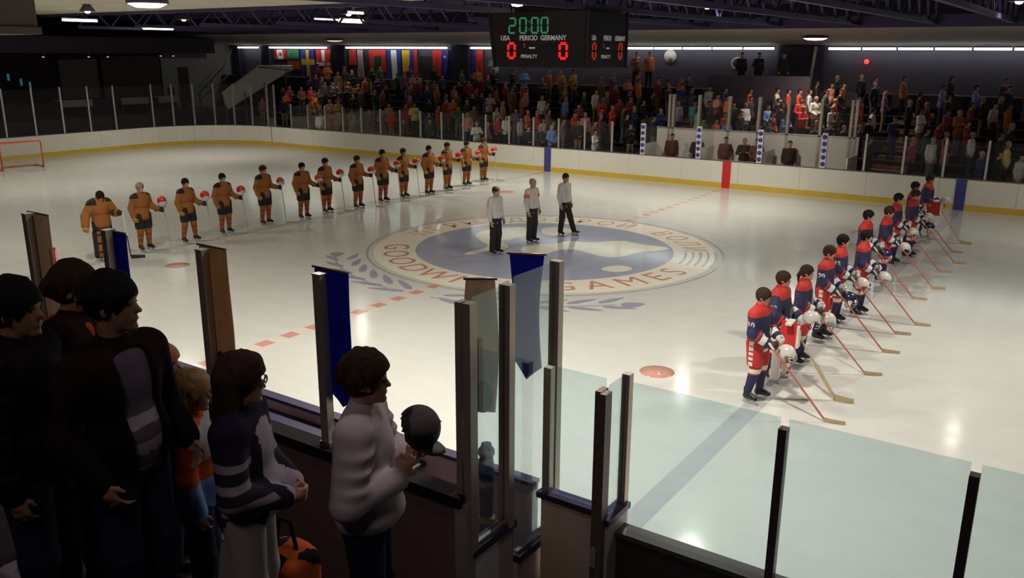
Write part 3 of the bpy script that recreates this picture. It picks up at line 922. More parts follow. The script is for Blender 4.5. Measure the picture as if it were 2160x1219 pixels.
rb = struct('wall_near_boards', 'low near boards with glass to the right of the gate')
M_DARKBOARD = mat('board_back_dark', (0.055, 0.042, 0.042), 0.6, var=0.2)
x = 9.12
while x < 16.0:
    part_box('board_panel', (x, -13.52, 0.0), (x + 2.43, -13.40, 0.86), M_DARKBOARD, rb)
    part_box('cap_rail', (x, -13.56, 0.86), (x + 2.44, -13.36, 0.91), mat('cap_dark', (0.09, 0.075, 0.075), 0.35), rb)
    x += 2.44
xs = [9.16, 10.57, 11.97, 13.37, 14.77, 16.2]
for a, b in zip(xs[:-1], xs[1:]):
    part_box('glass_pane', (a + 0.035, -13.456, 0.92), (b - 0.035, -13.444, 2.40), M_GLASS_NEAR, rb)
for a in xs[1:]:
    part_box('glass_post', (a - 0.035, -13.51, 0.88), (a + 0.035, -13.42, 2.32), mat('post_dark', (0.085, 0.062, 0.058), 0.4, 0.3), rb)

# ------------------------------------------------------------------ near stand under the onlookers
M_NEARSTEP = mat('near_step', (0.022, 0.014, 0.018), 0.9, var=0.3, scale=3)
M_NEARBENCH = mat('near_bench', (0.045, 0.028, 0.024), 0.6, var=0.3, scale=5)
ns = struct('floor_near_stand', 'dark stepped near stand')
for y0, y1, z in ((-17.8, -17.0, 2.2), (-18.6, -17.8, 2.6), (-19.4, -18.6, 3.0), (-21.5, -19.4, 3.45)):
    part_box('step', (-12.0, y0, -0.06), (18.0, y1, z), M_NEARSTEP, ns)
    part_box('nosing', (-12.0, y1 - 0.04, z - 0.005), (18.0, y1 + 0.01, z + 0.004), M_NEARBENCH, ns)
wn = struct('wall_near', 'dark wall at the back of the near stand')
part_box('wall_panel', (-46.0, -24.2, 0.0), (24.0, -24.0, 8.2), M_DARKWALL, wn)

dk = thing('air_duct', 'square grey air duct hanging from the roof at the top left corner', 'duct', (4.47, -16.40, 5.40))
MB().lohi((-0.32, -0.32, 0.06), (0.32, 0.32, 2.8)).build('trunk', mat('duct_grey', (0.42, 0.36, 0.29), 0.55, 0.2, var=0.1), dk)
MB().lohi((-0.34, -0.34, 0.0), (0.34, 0.34, 0.06)).build('flange', MATS['duct_grey'], dk)
# ------------------------------------------------------------------ lamps
M_GLOW = mat('lamp_glow', (1, 0.95, 0.82), 0.5, emit=(1.0, 0.93, 0.76, 14.0))
M_TUBE = mat('tube_glow', (0.9, 1, 0.95), 0.5, emit=(0.88, 1.0, 0.92, 8.0))
M_TUBEW = mat('tube_glow_warm', (1, 1, 0.9), 0.5, emit=(1.0, 0.97, 0.82, 6.0))
M_DIMW = mat('fill_diffuser', (1, 0.9, 0.85), 0.5, emit=(1, 0.82, 0.78, 1.5))
NEAR_FILL_W = 100.0
M_HOUS = mat('lamp_housing', (0.10, 0.085, 0.11), 0.5)

bowl = MB().lathe([(0.05, 0.34), (0.12, 0.34), (0.13, 0.22), (0.27, 0.02), (0.29, -0.04), (0.27, -0.04), (0.11, 0.2), (0.0, 0.22)], 18).mesh('reflector', M_HOUS)
bulb = MB().lathe([(0.0, 0.20), (0.06, 0.18), (0.10, 0.08), (0.115, -0.02), (0.08, -0.09), (0.0, -0.11)], 14).mesh('bulb', M_GLOW)
cord = MB().tube([(0, 0, 0.34), (0, 0, 1.4)], 0.02, 6).mesh('stem', M_HOUS)
for i, (x, y, s) in enumerate(ICE_LAMPS):
    side = 'near' if y < -5 else ('far' if y > 5 else 'middle')
    rank = sorted(a for a, b, c in ICE_LAMPS if ('near' if b < -5 else ('far' if b > 5 else 'middle')) == side).index(x)
    t = thing('arena_lamp', 'bell shaped lamp over the ice, %s row, %s from the left' % (side, ('first', 'second', 'third', 'fourth', 'fifth', 'sixth', 'seventh')[rank]), 'lamp', (x, y, LAMP_Z), 0, 'bell lamps over the ice')
    mesh_obj('reflector', bowl, t)
    mesh_obj('bulb', bulb, t)
    mesh_obj('stem', cord, t)
    ld = bpy.data.lights.new('lamp_light', 'SPOT')
    ld.energy = LAMP_W * s
    ld.color = (1.0, 0.935, 0.79)
    ld.spot_size = math.radians(156)
    ld.spot_blend = 1.0
    ld.shadow_soft_size = 0.16
    lo = bpy.data.objects.new('lamp_light', ld)
    lo.location = (0, 0, -0.14)
    link(lo, t)


def tube_light(a, b, label, m, r=0.045, group=None, cat='tube light'):
    a, b = Vector(a), Vector(b)
    t = thing('tube_light', label, cat, a, 0, group)
    d = b - a
    MB().tube([(0, 0, 0), d], r, 8).build('tube', m, t)
    MB().bar((0, 0, r + 0.03), d + Vector((0, 0, r + 0.03)), 0.16, 0.06).build('housing', M_HOUS, t)
    return t


runs = ((-40.8, -38.5, 1), (-37.4, -31.6, 3), (-29.9, -21.3, 5), (-19.6, -9.3, 6), (-9.25, -1.3, 5), (1.15, 13.2, 8))
names = ('at the far left end of the back wall', 'above the first flags on the back wall', 'above the flags left of the scoreboard', 'behind the scoreboard on the back wall', 'on the back wall right of the scoreboard', 'on the back wall of the right stand')
for (x0, x1, n), nm in zip(runs, names):
    for i in range(n):
        a, b = x0 + (x1 - x0) * i / n, x0 + (x1 - x0) * (i + 1) / n
        lab = ('tube light ' + nm) if n == 1 else '%s of %s tube lights %s' % (('first', 'second', 'third', 'fourth', 'fifth', 'sixth', 'seventh', 'eighth')[i], ('one', 'two', 'three', 'four', 'five', 'six', 'seven', 'eight')[n - 1], nm)
        tube_light((a + 0.05, 22.25, 5.50), (b - 0.05, 22.25, 5.50), lab, M_TUBE, 0.05, 'tube lights along the back wall')
tube_light((-26.3, 1.4, 6.55), (-26.3, 3.0, 6.55), 'bright tube light near the top left corner', M_TUBEW, 0.055)
tube_light((-28.6, 6.8, 6.36), (-28.6, 8.5, 6.36), 'bright tube light above the dark end of the hall', M_TUBEW, 0.07)
tube_light((-16.2, 6.8, 6.60), (-16.2, 8.2, 6.60), 'thin half of the bright tube pair left of the scoreboard', M_TUBEW, 0.03)
tube_light((-16.2, 8.25, 6.58), (-16.2, 9.7, 6.58), 'thick half of the bright tube pair left of the scoreboard', M_TUBEW, 0.085)
tube_light((-10.4, 2.95, 6.6), (-10.4, 3.7, 6.6), 'short tube light above the bright tube pair', M_TUBEW, 0.04)
for (x, y, z), lab in zip(((1.73, 18.0, 5.94), (-26.5, 18.0, 5.94)), ('oval ceiling light glowing on the soffit over the right stand', 'dim oval ceiling light on the soffit over the flags')):
    t = thing('ceiling_light', lab, 'ceiling light', (x, y, z - 0.03))
    MB().lathe([(0.0, -0.10), (0.30, -0.09), (0.46, -0.03), (0.50, 0.0)], 20).build('diffuser', M_TUBEW if x > 0 else mat('dim_glow', (1, 0.9, 0.7), 0.5, emit=(1, 0.86, 0.6, 0.6)), t)
    MB().lathe([(0.50, -0.02), (0.54, -0.02), (0.54, 0.06), (0.0, 0.06)], 20).build('rim', M_HOUS, t)
    ld = bpy.data.lights.new('lamp_light', 'SPOT')
    ld.energy = 520.0 if x > 0 else 200.0
    ld.color = (1.0, 0.86, 0.70)
    ld.spot_size, ld.spot_blend, ld.shadow_soft_size = math.radians(165), 1.0, 0.4
    lo = bpy.data.objects.new('lamp_light', ld)
    lo.location = (0, 0, -0.16)
    link(lo, t)
for i, (x, y_) in enumerate(((-2.0, -20.8), (4.5, -20.8), (11.0, -20.8), (10.2, -16.6))):  # unseen fill lamps, added to brighten the near stand and the gate
    t = thing('ceiling_light', '%s added dim round fill light over the near stand' % ('left rear', 'middle rear', 'right rear', 'forward')[i], 'ceiling light', (x, y_, 7.6), 0, 'added fill lights over the near stand')
    MB().lathe([(0.0, -0.12), (0.35, -0.10), (0.5, 0.0)], 18).build('diffuser', M_DIMW, t)
    MB().lathe([(0.5, -0.02), (0.55, -0.02), (0.55, 0.1), (0.0, 0.1)], 18).build('rim', M_HOUS, t)
    MB().tube([(0, 0, 0.1), (0, 0, 0.6)], 0.03, 6).build('stem', M_HOUS, t)
    ld = bpy.data.lights.new('lamp_light', 'SPOT')
    ld.energy = NEAR_FILL_W if i < 3 else 110.0
    ld.color = (1.0, 0.80, 0.78)
    ld.spot_size, ld.spot_blend, ld.shadow_soft_size = math.radians(150), 1.0, 0.5
    lo = bpy.data.objects.new('lamp_light', ld)
    lo.location = (0, 0, -0.16)
    lo.rotation_euler = (math.radians(25), 0, 0)
    link(lo, t)
t = thing('ceiling_light', 'round lamp against the cream ceiling panels at the top left', 'ceiling light', (-16.0, -1.2, 6.86))
MB().lathe([(0.0, -0.16), (0.4, -0.14), (0.62, -0.04), (0.66, 0.0)], 20).build('diffuser', M_TUBEW, t)
MB().lathe([(0.66, -0.02), (0.7, -0.02), (0.7, 0.1), (0.0, 0.1)], 20).build('rim', M_HOUS, t)
t = thing('ceiling_light', 'small round lamp above the scoreboard', 'ceiling light', (0.5, -2.5, 6.40))
MB().lathe([(0.0, -0.1), (0.12, -0.08), (0.16, 0.0)], 14).build('diffuser', M_TUBEW, t)
MB().lathe([(0.16, -0.02), (0.18, -0.02), (0.14, 0.12), (0.0, 0.12)], 14).build('rim', M_HOUS, t)
MB().tube([(0, 0, 0.1), (0, 0, 1.8)], 0.015, 6).build('stem', M_HOUS, t)
t = thing('signal_lamp', 'small red lamp glowing above the right stand', 'lamp', (2.9, 22.4, 4.93))
MB().lathe([(0.0, -0.11), (0.08, -0.08), (0.11, 0.0), (0.08, 0.08), (0.0, 0.11)], 14).build('globe', mat('red_glow', (1, 0.1, 0.05), 0.5, emit=(1.0, 0.03, 0.02, 3.0)), t)
MB().lohi((-0.05, 0.05, -0.05), (0.05, 0.30, 0.05)).build('bracket', M_HOUS, t)

# ------------------------------------------------------------------ scoreboard
M_SB = mat('scoreboard_black', (0.012, 0.008, 0.012), 0.55)
M_SBF = mat('scoreboard_face', (0.008, 0.005, 0.010), 0.5)
M_GRN = mat('digit_green', (0.02, 0.2, 0.1), 0.5, emit=(0.05, 0.30, 0.13, 0.42))
M_REDD = mat('digit_red', (0.4, 0.01, 0.01), 0.5, emit=(0.95, 0.015, 0.012, 0.75))
M_DIMR = mat('digit_red_dim', (0.3, 0.02, 0.01), 0.5, emit=(0.7, 0.06, 0.02, 0.25))
M_CAPT = mat('caption_white', (0.62, 0.56, 0.56), 0.6, emit=(0.62, 0.54, 0.56, 0.16))
sb = thing('scoreboard', 'black hanging scoreboard reading 20:00 and two red zeros', 'scoreboard', (0, 0, 0))
SY, Z0, Z1 = 1.02, 4.90, 6.26
XA, XB, XE = -1.40, -1.20, 1.60          # left edge at the top and at the foot, right edge
MB().quadbox([(XB, -SY, Z0), (XE, -SY, Z0), (XE, SY, Z0), (XB, SY, Z0), (XA, -SY, Z1), (XE, -SY, Z1), (XE, SY, Z1), (XA, SY, Z1)]).build('cabinet', M_SB, sb)
for x0, x1, y in ((XB, XA, -SY), (XE, XE, -SY), (XB, XA, SY), (XE, XE, SY)):
    MB().bar((x0, y, Z0 - 0.02), (x1, y, Z1 + 0.02), 0.06).build('corner_post', M_SB, sb)
for x in (-0.9, 1.2):
    for y in (-0.7, 0.7):
        MB().tube([(x, y, Z1), (x, y, 8.2)], 0.02, 6).build('hanger_cable', M_ALU_DARK, sb)
MB().lohi((-0.8, -0.7, Z1), (0.9, 0.7, Z1 + 0.16)).build('top_box', M_SB, sb)
SEG = {'0': 'abcdef', '2': 'abged', '1': 'bc', '5': 'afgcd'}


def digit(ch, cx, cz, h, w, th, m, parent):
    b = MB()
    H, Wd = h / 2, w / 2
    P = {'a': ((-Wd, H), (Wd, H)), 'b': ((Wd, H), (Wd, 0)), 'c': ((Wd, 0), (Wd, -H)), 'd': ((-Wd, -H), (Wd, -H)), 'e': ((-Wd, 0), (-Wd, -H)), 'f': ((-Wd, H), (-Wd, 0)), 'g': ((-Wd, 0), (Wd, 0))}
    for s in SEG[ch]:
        (x0, z0), (x1, z1) = P[s]
        d = Vector((x1 - x0, z1 - z0)).normalized() * th * 0.30
        b.bar((x0 + d.x, 0, z0 + d.y), (x1 - d.x, 0, z1 - d.y), th, 0.012, up=(0, 1, 0))
    return b.build('digit', m, parent, loc=(cx, -0.012, cz))


for full in (True, False):
    fm = Matrix.Translation((0, -SY - 0.004, 0)) if full else Matrix.Translation((XE + 0.004, 0, 0)) @ Matrix.Rotation(math.radians(90), 4, 'Z')
    x0, x1 = (-1.12, 1.52) if full else (-0.94, 0.94)
    f = MB().lohi((x0, -0.006, Z0 + 0.04), (x1, 0.0, Z1 - 0.04)).build('display_face', M_SBF, sb)
    f.matrix_basis = fm
    if full:
        for ch, cx in zip('2000', (-0.64, -0.31, 0.05, 0.34)):
            digit(ch, cx, 5.93, 0.36, 0.19, 0.045, M_GRN, f)
        for z in (5.84, 6.02):
            MB().lohi((-0.145, -0.016, z - 0.02), (-0.105, -0.008, z + 0.02)).build('colon_dot', mat('colon_dim', (0.05, 0.1, 0.08), 0.5, emit=(0.1, 0.2, 0.14, 0.2)), f)
    caps = ((-0.86, 'USA'), (-0.14, 'PERIOD'), (0.60, 'GERMANY')) if full else ((-0.76, 'USA'), (-0.06, 'PERIOD'), (0.62, 'GERMANY'))
    for cx, cap in caps:
        text_obj('caption', cap, 0.17, M_CAPT, Matrix.Translation((cx, -0.010, 5.62)) @ RX, f, 0.002, 0.004, 0.95 if full else 0.72)
    for cx in ((-0.66, 0.90) if full else (-0.74, 0.66)):
        digit('0', cx, 5.31, 0.36, 0.20 if full else 0.16, 0.07, M_REDD if full else M_DIMR, f)
    digit('1', -0.30 if full else -0.3, 5.44, 0.12, 0.07, 0.035, M_DIMR, f)
    MB().lohi((-0.12, -0.014, 5.36), (0.06, -0.008, 5.40)).build('lamp_bar', M_CAPT, f)
    text_obj('caption', 'PENALTY', 0.12, M_CAPT, Matrix.Translation((-0.12, -0.010, 5.17)) @ RX, f, 0.002, 0.003)

# ------------------------------------------------------------------ flags on the back wall
FC = {k: mat('flag_' + k, c, 0.7, var=0.12, scale=4) for k, c in dict(red=(0.62, 0.02, 0.02), white=(0.75, 0.70, 0.70), green=(0.04, 0.20, 0.07), orange=(0.38, 0.08, 0.02), blue=(0.03, 0.03, 0.26), yellow=(0.72, 0.42, 0.03), black=(0.02, 0.02, 0.025), darkgreen=(0.015, 0.05, 0.02), pink=(0.45, 0.28, 0.30)).items()}


def flag(x, w, z0, z1, pattern, label, y=22.6):
    """pattern(u, v) -> colour key, u across from 0 to 1, v from top (0) to foot (1)."""
    keys = []
    t = thing('wall_flag', label, 'flag', (x, y, z1), 0, 'national flags on the back wall')
    P, nr, nc = [], 15, 17
    for i in range(nr):
        P.append([(w * (j / (nc - 1)), 0.06 * math.sin(j * 1.1 + 0.2 * i) * (0.3 + i / nr), -(z1 - z0) * i / (nr - 1)) for j in range(nc)])
    idx = {}

    def mi(i, j):
        k = pattern((j + 0.5) / (nc - 1), (i + 0.5) / (nr - 1))
        if k not in keys:
            keys.append(k)
        return keys.index(k)
    b = MB().grid(P, mi)
    Q = [[(p[0], p[1] + 0.008, p[2]) for p in row][::-1] for row in P]
    b.grid(Q, lambda i, j: mi(i, nc - 2 - j))
    b.build('cloth', [FC[k] for k in keys], t)
    MB().tube([(-0.05, 0, 0.02), (w + 0.05, 0, 0.02)], 0.02, 6).build('pole', M_HOUS, t)


tri = lambda a, b, c: (lambda u, v: a if u < 1 / 3 else (b if u < 2 / 3 else c))
flag(-37.3, 1.25, 4.7, 5.36, lambda u, v: 'red' if (u < 0.28 or u > 0.70) else ('red' if 0.4 < u < 0.6 and 0.3 < v < 0.65 else 'white'), 'red and white flag with a red mark, first in the row')
flag(-36.0, 1.25, 4.0, 5.36, lambda u, v: 'green' if v < 0.45 else ('black' if v < 0.55 else 'orange'), 'green and rust coloured flag, second in the row')
flag(-34.6, 1.35, 3.6, 5.36, lambda u, v: 'yellow' if (0.36 < u < 0.62 or 0.38 < v < 0.55) else 'blue', 'blue flag with a yellow cross')
flag(-33.1, 1.45, 4.3, 5.36, lambda u, v: 'white' if (0.40 < u < 0.60 and v < 0.7 or v > 0.8) else 'red', 'red flag with a white cross')
flag(-30.0, 0.70, 4.4, 5.36, lambda u, v: 'red' if u > 0.3 else 'orange', 'plain red flag beside the purple column')
flag(-29.2, 0.55, 3.6, 5.36, lambda u, v: 'pink', 'faded pink flag left of the black and red flag')
flag(-28.6, 1.95, 4.0, 5.36, lambda u, v: 'black' if u < 0.27 else ('red' if (v < 0.28 or u < 0.42 or u > 0.84) else 'darkgreen'), 'black and red flag with a dark green field')
flag(-26.6, 1.25, 3.4, 5.36, tri('blue', 'white', 'blue'), 'flag of blue and white upright stripes')
flag(-25.3, 1.30, 3.6, 5.36, lambda u, v: 'yellow' if u < 0.48 else ('blue' if u < 0.72 else 'red'), 'yellow, blue and red striped flag')
flag(-22.8, 1.30, 3.8, 5.36, lambda u, v: 'red' if u < 0.55 else ('white' if (0.7 < u < 0.8 and 0.2 < v < 0.3) else 'blue'), 'red and navy flag right of the dark doorway')
flag(-19.9, 1.0, 3.8, 5.36, lambda u, v: 'red' if u > 0.45 else 'blue', 'navy and red flag beside the second purple column')

# ------------------------------------------------------------------ goal
gl = thing('goal_net', 'red framed hockey goal at the left edge of the ice', 'goal', (-28.3, -0.2, 0.0))
fr = MB().tube([(0, -0.92, 0.0), (0, -0.92, 1.15), (0, -0.88, 1.22), (0, 0.88, 1.22), (0, 0.92, 1.15), (0, 0.92, 0.0)], 0.035, 10).build('front_frame', mat('goal_red', (0.75, 0.10, 0.06), 0.35), gl)
MB().tube([(0, -0.92, 0.03), (-0.75, -1.05, 0.03), (-1.05, -0.7, 0.03), (-1.05, 0.7, 0.03), (-0.75, 1.05, 0.03), (0, 0.92, 0.03)], 0.03, 8).build('base_frame', MATS['goal_red'], gl)
MB().tube([(0, -0.88, 1.22), (-0.45, -0.7, 1.2), (-0.5, 0, 1.2), (-0.45, 0.7, 1.2), (0, 0.88, 1.22)], 0.02, 8).build('top_shelf', MATS['goal_red'], gl)
b = MB()
top = [(0, -0.9, 1.2), (-0.45, -0.7, 1.2), (-0.5, 0, 1.2), (-0.45, 0.7, 1.2), (0, 0.9, 1.2)]
bot = [(0, -0.92, 0.03), (-0.85, -1.0, 0.03), (-1.05, 0, 0.03), (-0.85, 1.0, 0.03), (0, 0.92, 0.03)]


def lerp_path(pth, s):
    s = s * (len(pth) - 1)
    i = min(int(s), len(pth) - 2)
    return Vector(pth[i]).lerp(Vector(pth[i + 1]), s - i)


for i in range(33):
    s = i / 32
    b.tube([lerp_path(top, s), lerp_path(bot, s)], 0.005, 4, cap=False)
for k in range(12):
    f = k / 11
    b.tube([lerp_path(top, s / 12).lerp(lerp_path(bot, s / 12), f) for s in range(13)], 0.005, 4, cap=False)
nt_ = b.build('netting', mat('net_white', (0.75, 0.72, 0.68), 0.7), gl)
nt_['kind'] = 'stuff'
MB().lohi((-0.35, -0.5, 0.0), (0.9, 0.5, 0.002)).build('crease_mark', P_BLINE, flr, loc=(-27.9, -0.2, 0))

# ------------------------------------------------------------------ the dim end of the hall
M_CLOTH = mat('table_cloth', (0.55, 0.50, 0.48), 0.7)


def trestle(x, y, w, label):
    t = thing('table', label, 'table', (x, y, 0))
    MB().lohi((-0.4, -w / 2, 2.30), (0.4, w / 2, 2.36)).build('top', M_CLOTH, t)
    MB().lohi((0.38, -w / 2, 1.95), (0.41, w / 2, 2.32)).build('cloth_front', M_CLOTH, t)
    for sx in (-0.3, 0.3):
        for sy in (-w / 2 + 0.1, w / 2 - 0.1):
            MB().lohi((sx - 0.03, sy - 0.03, 1.4), (sx + 0.03, sy + 0.03, 2.3)).build('leg', M_ALU_DARK, t)


tag(part_box('floor_concourse', (-41.0, -8.0, -0.06), (-37.0, 22.3, 1.4), M_CONC, None), 'raised floor of the dim end concourse', kind='structure')
trestle(-39.5, 12.6, 1.9, 'white clothed table in the middle of the dim concourse')
trestle(-39.5, 15.0, 1.5, 'white clothed table beside the pale wall')
trestle(-39.6, 8.8, 2.0, 'grey table at the left of the dim concourse')
for y0, y1, z0, z1, lab in ((17.85, 18.65, 1.4, 4.15, 'narrow dark door in the pale end wall'), (16.9, 17.4, 1.4, 2.8, 'small dark hatch beside the narrow door')):
    t = tag(empty('door_1' if y0 > 17.5 else 'door_2', (-41.9, y0, z0)), lab, kind='structure')
    MB().lohi((0, 0, 0), (0.05, y1 - y0, z1 - z0)).build('leaf', mat('door_brown', (0.045, 0.028, 0.024), 0.6), t)
    MB().lohi((0.05, 0.06, (z1 - z0) * 0.42), (0.10, 0.12, (z1 - z0) * 0.46)).build('handle', M_ALU, t)
t = thing('stair_handrail', 'dark handrail climbing the pale end wall', 'handrail', (-41.0, 18.5, 2.0))
MB().tube([(0, 0.2, 0.3), (0, 2.6, 2.2), (0, 3.4, 3.4)], 0.05, 8).build('rail', M_ALU_DARK, t)
MB().tube([(0, 0.3, -0.1), (0, 3.0, 1.6)], 0.04, 8).build('lower_rail', M_ALU_DARK, t)
for y, z in ((0.3, 0.35), (1.4, 1.2), (2.5, 2.1)):
    MB().tube([(0, y, z), (0, y, -0.6)], 0.03, 6).build('baluster', M_ALU_DARK, t)
for i, (y, z) in enumerate(((6.2, 3.7), (6.9, 3.4), (7.4, 3.2))):
    t = thing('screen', 'small blue lit screen in the dark concourse, ' + ('left', 'middle', 'right')[i] + ' of three', 'screen', (-41.7, y, z), 0, 'blue screens at the left edge')
    MB().lohi((0, -0.12, -0.26), (0.06, 0.12, 0.26)).build('case', M_SB, t)
    MB().lohi((0.06, -0.07, -0.2), (0.065, 0.07, 0.2)).build('display', mat('screen_blue', (0.1, 0.4, 0.5), 0.4, emit=(0.05, 0.30, 0.42, 0.22)), t)
for i, (y, z) in enumerate(((6.5, 4.9), (9.2, 4.9), (10.4, 4.9), (14.0, 4.95), (14.9, 4.95))):
    t = thing('spot_lamp', '%s small spot lamp along the dark concourse soffit' % ('first', 'second', 'third', 'fourth', 'fifth')[i], 'lamp', (-38.0, y, z), 0, 'small lamps under the dark soffit')
    MB().lathe([(0.0, -0.05), (0.06, -0.04), (0.07, 0.0)], 12).build('lens', mat('spot_glow', (1, 0.9, 0.7), 0.5, emit=(1, 0.85, 0.65, 0.9)), t)
    MB().lathe([(0.07, -0.01), (0.08, -0.01), (0.06, 0.2), (0.0, 0.2)], 12).build('can', M_HOUS, t)
# ------------------------------------------------------------------ people: limbs and clothes grown as smooth surfaces
class Grow:
    """Signed distance grid; shapes are blended in, then skinned with a surface net."""

    def __init__(self, lo, hi, h):
        self.h = h
        self.lo = np.array(lo, np.float32)
        n = np.ceil((np.array(hi) - lo) / h).astype(int) + 1
        self.ax = [self.lo[i] + h * np.arange(n[i], dtype=np.float32) for i in range(3)]
        self.F = np.full(n, 0.5, np.float32)

    def _block(self, lo, hi, pad):
        s = []
        for i in range(3):
            a = int(max(0, np.floor((lo[i] - pad - self.lo[i]) / self.h)))
            b = int(min(self.F.shape[i], np.ceil((hi[i] + pad - self.lo[i]) / self.h) + 1))
            if b <= a:
                return None
            s.append(slice(a, b))
        g = np.meshgrid(self.ax[0][s[0]], self.ax[1][s[1]], self.ax[2][s[2]], indexing='ij')
        return tuple(s), g

    def _mix(self, s, d, k, op):
        A = self.F[s]
        if op == 'u':
            if k > 0:
                t = np.clip(0.5 + 0.5 * (d - A) / k, 0, 1)
                self.F[s] = d * (1 - t) + A * t - k * t * (1 - t)
            else:
                self.F[s] = np.minimum(A, d)
        else:                                   # cut away
            d = -d
            if k > 0:
                t = np.clip(0.5 - 0.5 * (d - A) / k, 0, 1)
                self.F[s] = d * (1 - t) + A * t + k * t * (1 - t)
            else:
                self.F[s] = np.maximum(A, d)

    def cone(self, a, b, ra, rb, k=0.03, op='u', flat=None):
        a, b = np.array(a, float), np.array(b, float)
        r = max(ra, rb)
        bl = self._block(np.minimum(a, b) - r, np.maximum(a, b) + r, k + 2.5 * self.h)
        if bl is None:
            return self
        s, (X, Y, Z) = bl
        ab = b - a
        L2 = max(float(ab @ ab), 1e-9)
        px, py, pz = X - a[0], Y - a[1], Z - a[2]
        t = np.clip((px * ab[0] + py * ab[1] + pz * ab[2]) / L2, 0, 1)
        d = np.sqrt((px - ab[0] * t) ** 2 + (py - ab[1] * t) ** 2 + (pz - ab[2] * t) ** 2) - (ra + (rb - ra) * t)
        self._mix(s, d.astype(np.float32), k, op)
        return self

    def ball(self, c, r, k=0.03, op='u', R=None):
        c, r = np.array(c, float), np.array(r if hasattr(r, '__len__') else (r, r, r), float)
        m = r.max() if R is not None else r
        bl = self._block(c - m, c + m, k + 2.5 * self.h)
        if bl is None:
            return self
        s, (X, Y, Z) = bl
        p = np.stack([X - c[0], Y - c[1], Z - c[2]], -1)
        if R is not None:
            p = p @ np.array(R, float)
        q = p / r
        n = np.sqrt((q * q).sum(-1)) + 1e-6
        g = np.sqrt(((q / r) ** 2).sum(-1)) + 1e-6
        d = n * (n - 1) / g
        self._mix(s, d.astype(np.float32), k, op)
        return self

    def box(self, c, half, rad=0.02, k=0.02, op='u', R=None):
        c, half = np.array(c, float), np.array(half, float)
        m = np.linalg.norm(half) if R is not None else half
        bl = self._block(c - m - rad, c + m + rad, k + 2.5 * self.h)
        if bl is None:
            return self
        s, (X, Y, Z) = bl
        p = np.stack([X - c[0], Y - c[1], Z - c[2]], -1)
        if R is not None:
            p = p @ np.array(R, float)
        q = np.abs(p) - half
        d = np.sqrt((np.maximum(q, 0) ** 2).sum(-1)) + np.minimum(q.max(-1), 0) - rad
        self._mix(s, d.astype(np.float32), k, op)
        return self

    def above(self, z, k=0.01):
        """Keep what lies above z (a clean hem)."""
        d = (z - self.ax[2])[None, None, :]
        self.F = np.maximum(self.F, np.broadcast_to(d, self.F.shape)).astype(np.float32)
        return self

    def below(self, z):
        d = (self.ax[2] - z)[None, None, :]
        self.F = np.maximum(self.F, np.broadcast_to(d, self.F.shape)).astype(np.float32)
        return self

    def mesh(self, name, mats, pick=None, relax=1):
        F, h = self.F, self.h
        ins = F < 0
        A = ins[:-1, :-1, :-1]
        cnt = np.zeros(A.shape, np.int8)
        for dx in (0, 1):
            for dy in (0, 1):
                for dz in (0, 1):
                    cnt += ins[dx:dx + A.shape[0], dy:dy + A.shape[1], dz:dz + A.shape[2]]
        ci = np.argwhere((cnt > 0) & (cnt < 8))
        idx = np.full(A.shape, -1, np.int64)
        idx[ci[:, 0], ci[:, 1], ci[:, 2]] = np.arange(len(ci))
        acc = np.zeros((len(ci), 3))
        num = np.zeros(len(ci))
        corners = [(i, j, k) for i in (0, 1) for j in (0, 1) for k in (0, 1)]
        val = {c: F[ci[:, 0] + c[0], ci[:, 1] + c[1], ci[:, 2] + c[2]] for c in corners}
        for a in corners:
            for ax in range(3):
                if a[ax] == 0:
                    b = list(a)
                    b[ax] = 1
                    va, vb = val[a], val[tuple(b)]
                    m = (va < 0) != (vb < 0)
                    t = np.where(m, va / np.where(m, va - vb, 1), 0)
                    pos = np.zeros((len(ci), 3)) + a
                    pos[:, ax] = t
                    acc += pos * m[:, None]
                    num += m
        V = (ci + acc / num[:, None]) * h + self.lo
        quads = []
        for ax in range(3):
            sl0 = [slice(None)] * 3
            sl1 = [slice(None)] * 3
            sl0[ax] = slice(0, -1)
            sl1[ax] = slice(1, None)
            a0, a1 = ins[tuple(sl0)], ins[tuple(sl1)]
            e = np.argwhere(a0 != a1)
            o1, o2 = [(1, 2), (2, 0), (0, 1)][ax]
            ok = (e[:, o1] > 0) & (e[:, o2] > 0) & (e[:, o1] < F.shape[o1] - 1) & (e[:, o2] < F.shape[o2] - 1)
            e = e[ok]
            flip = a0[e[:, 0], e[:, 1], e[:, 2]]
            q = []
            for d1, d2 in ((-1, -1), (0, -1), (0, 0), (-1, 0)):
                c = e.copy()
                c[:, o1] += d1
                c[:, o2] += d2
                q.append(idx[c[:, 0], c[:, 1], c[:, 2]])
            q = np.stack(q, 1)
            q[~flip] = q[~flip][:, ::-1]
            quads.append(q)
        Q = np.concatenate(quads)
        for _ in range(relax):                 # one gentle smoothing pass
            S = np.zeros_like(V)
            n = np.zeros(len(V))
            for a, b in ((0, 1), (1, 2), (2, 3), (3, 0)):
                np.add.at(S, Q[:, a], V[Q[:, b]])
                np.add.at(n, Q[:, a], 1)
                np.add.at(S, Q[:, b], V[Q[:, a]])
                np.add.at(n, Q[:, b], 1)
            V = V * 0.55 + 0.45 * S / np.maximum(n, 1)[:, None]
        me = bpy.data.meshes.new(name)
        me.vertices.add(len(V))
        me.vertices.foreach_set('co', V.astype(np.float32).ravel())
        me.loops.add(len(Q) * 4)
        me.loops.foreach_set('vertex_index', Q.astype(np.int32).ravel())
        me.polygons.add(len(Q))
        me.polygons.foreach_set('loop_start', np.arange(0, len(Q) * 4, 4, dtype=np.int32))
        me.polygons.foreach_set('use_smooth', np.ones(len(Q), bool))
        for m in (mats if isinstance(mats, (list, tuple)) else [mats]):
            me.materials.append(m)
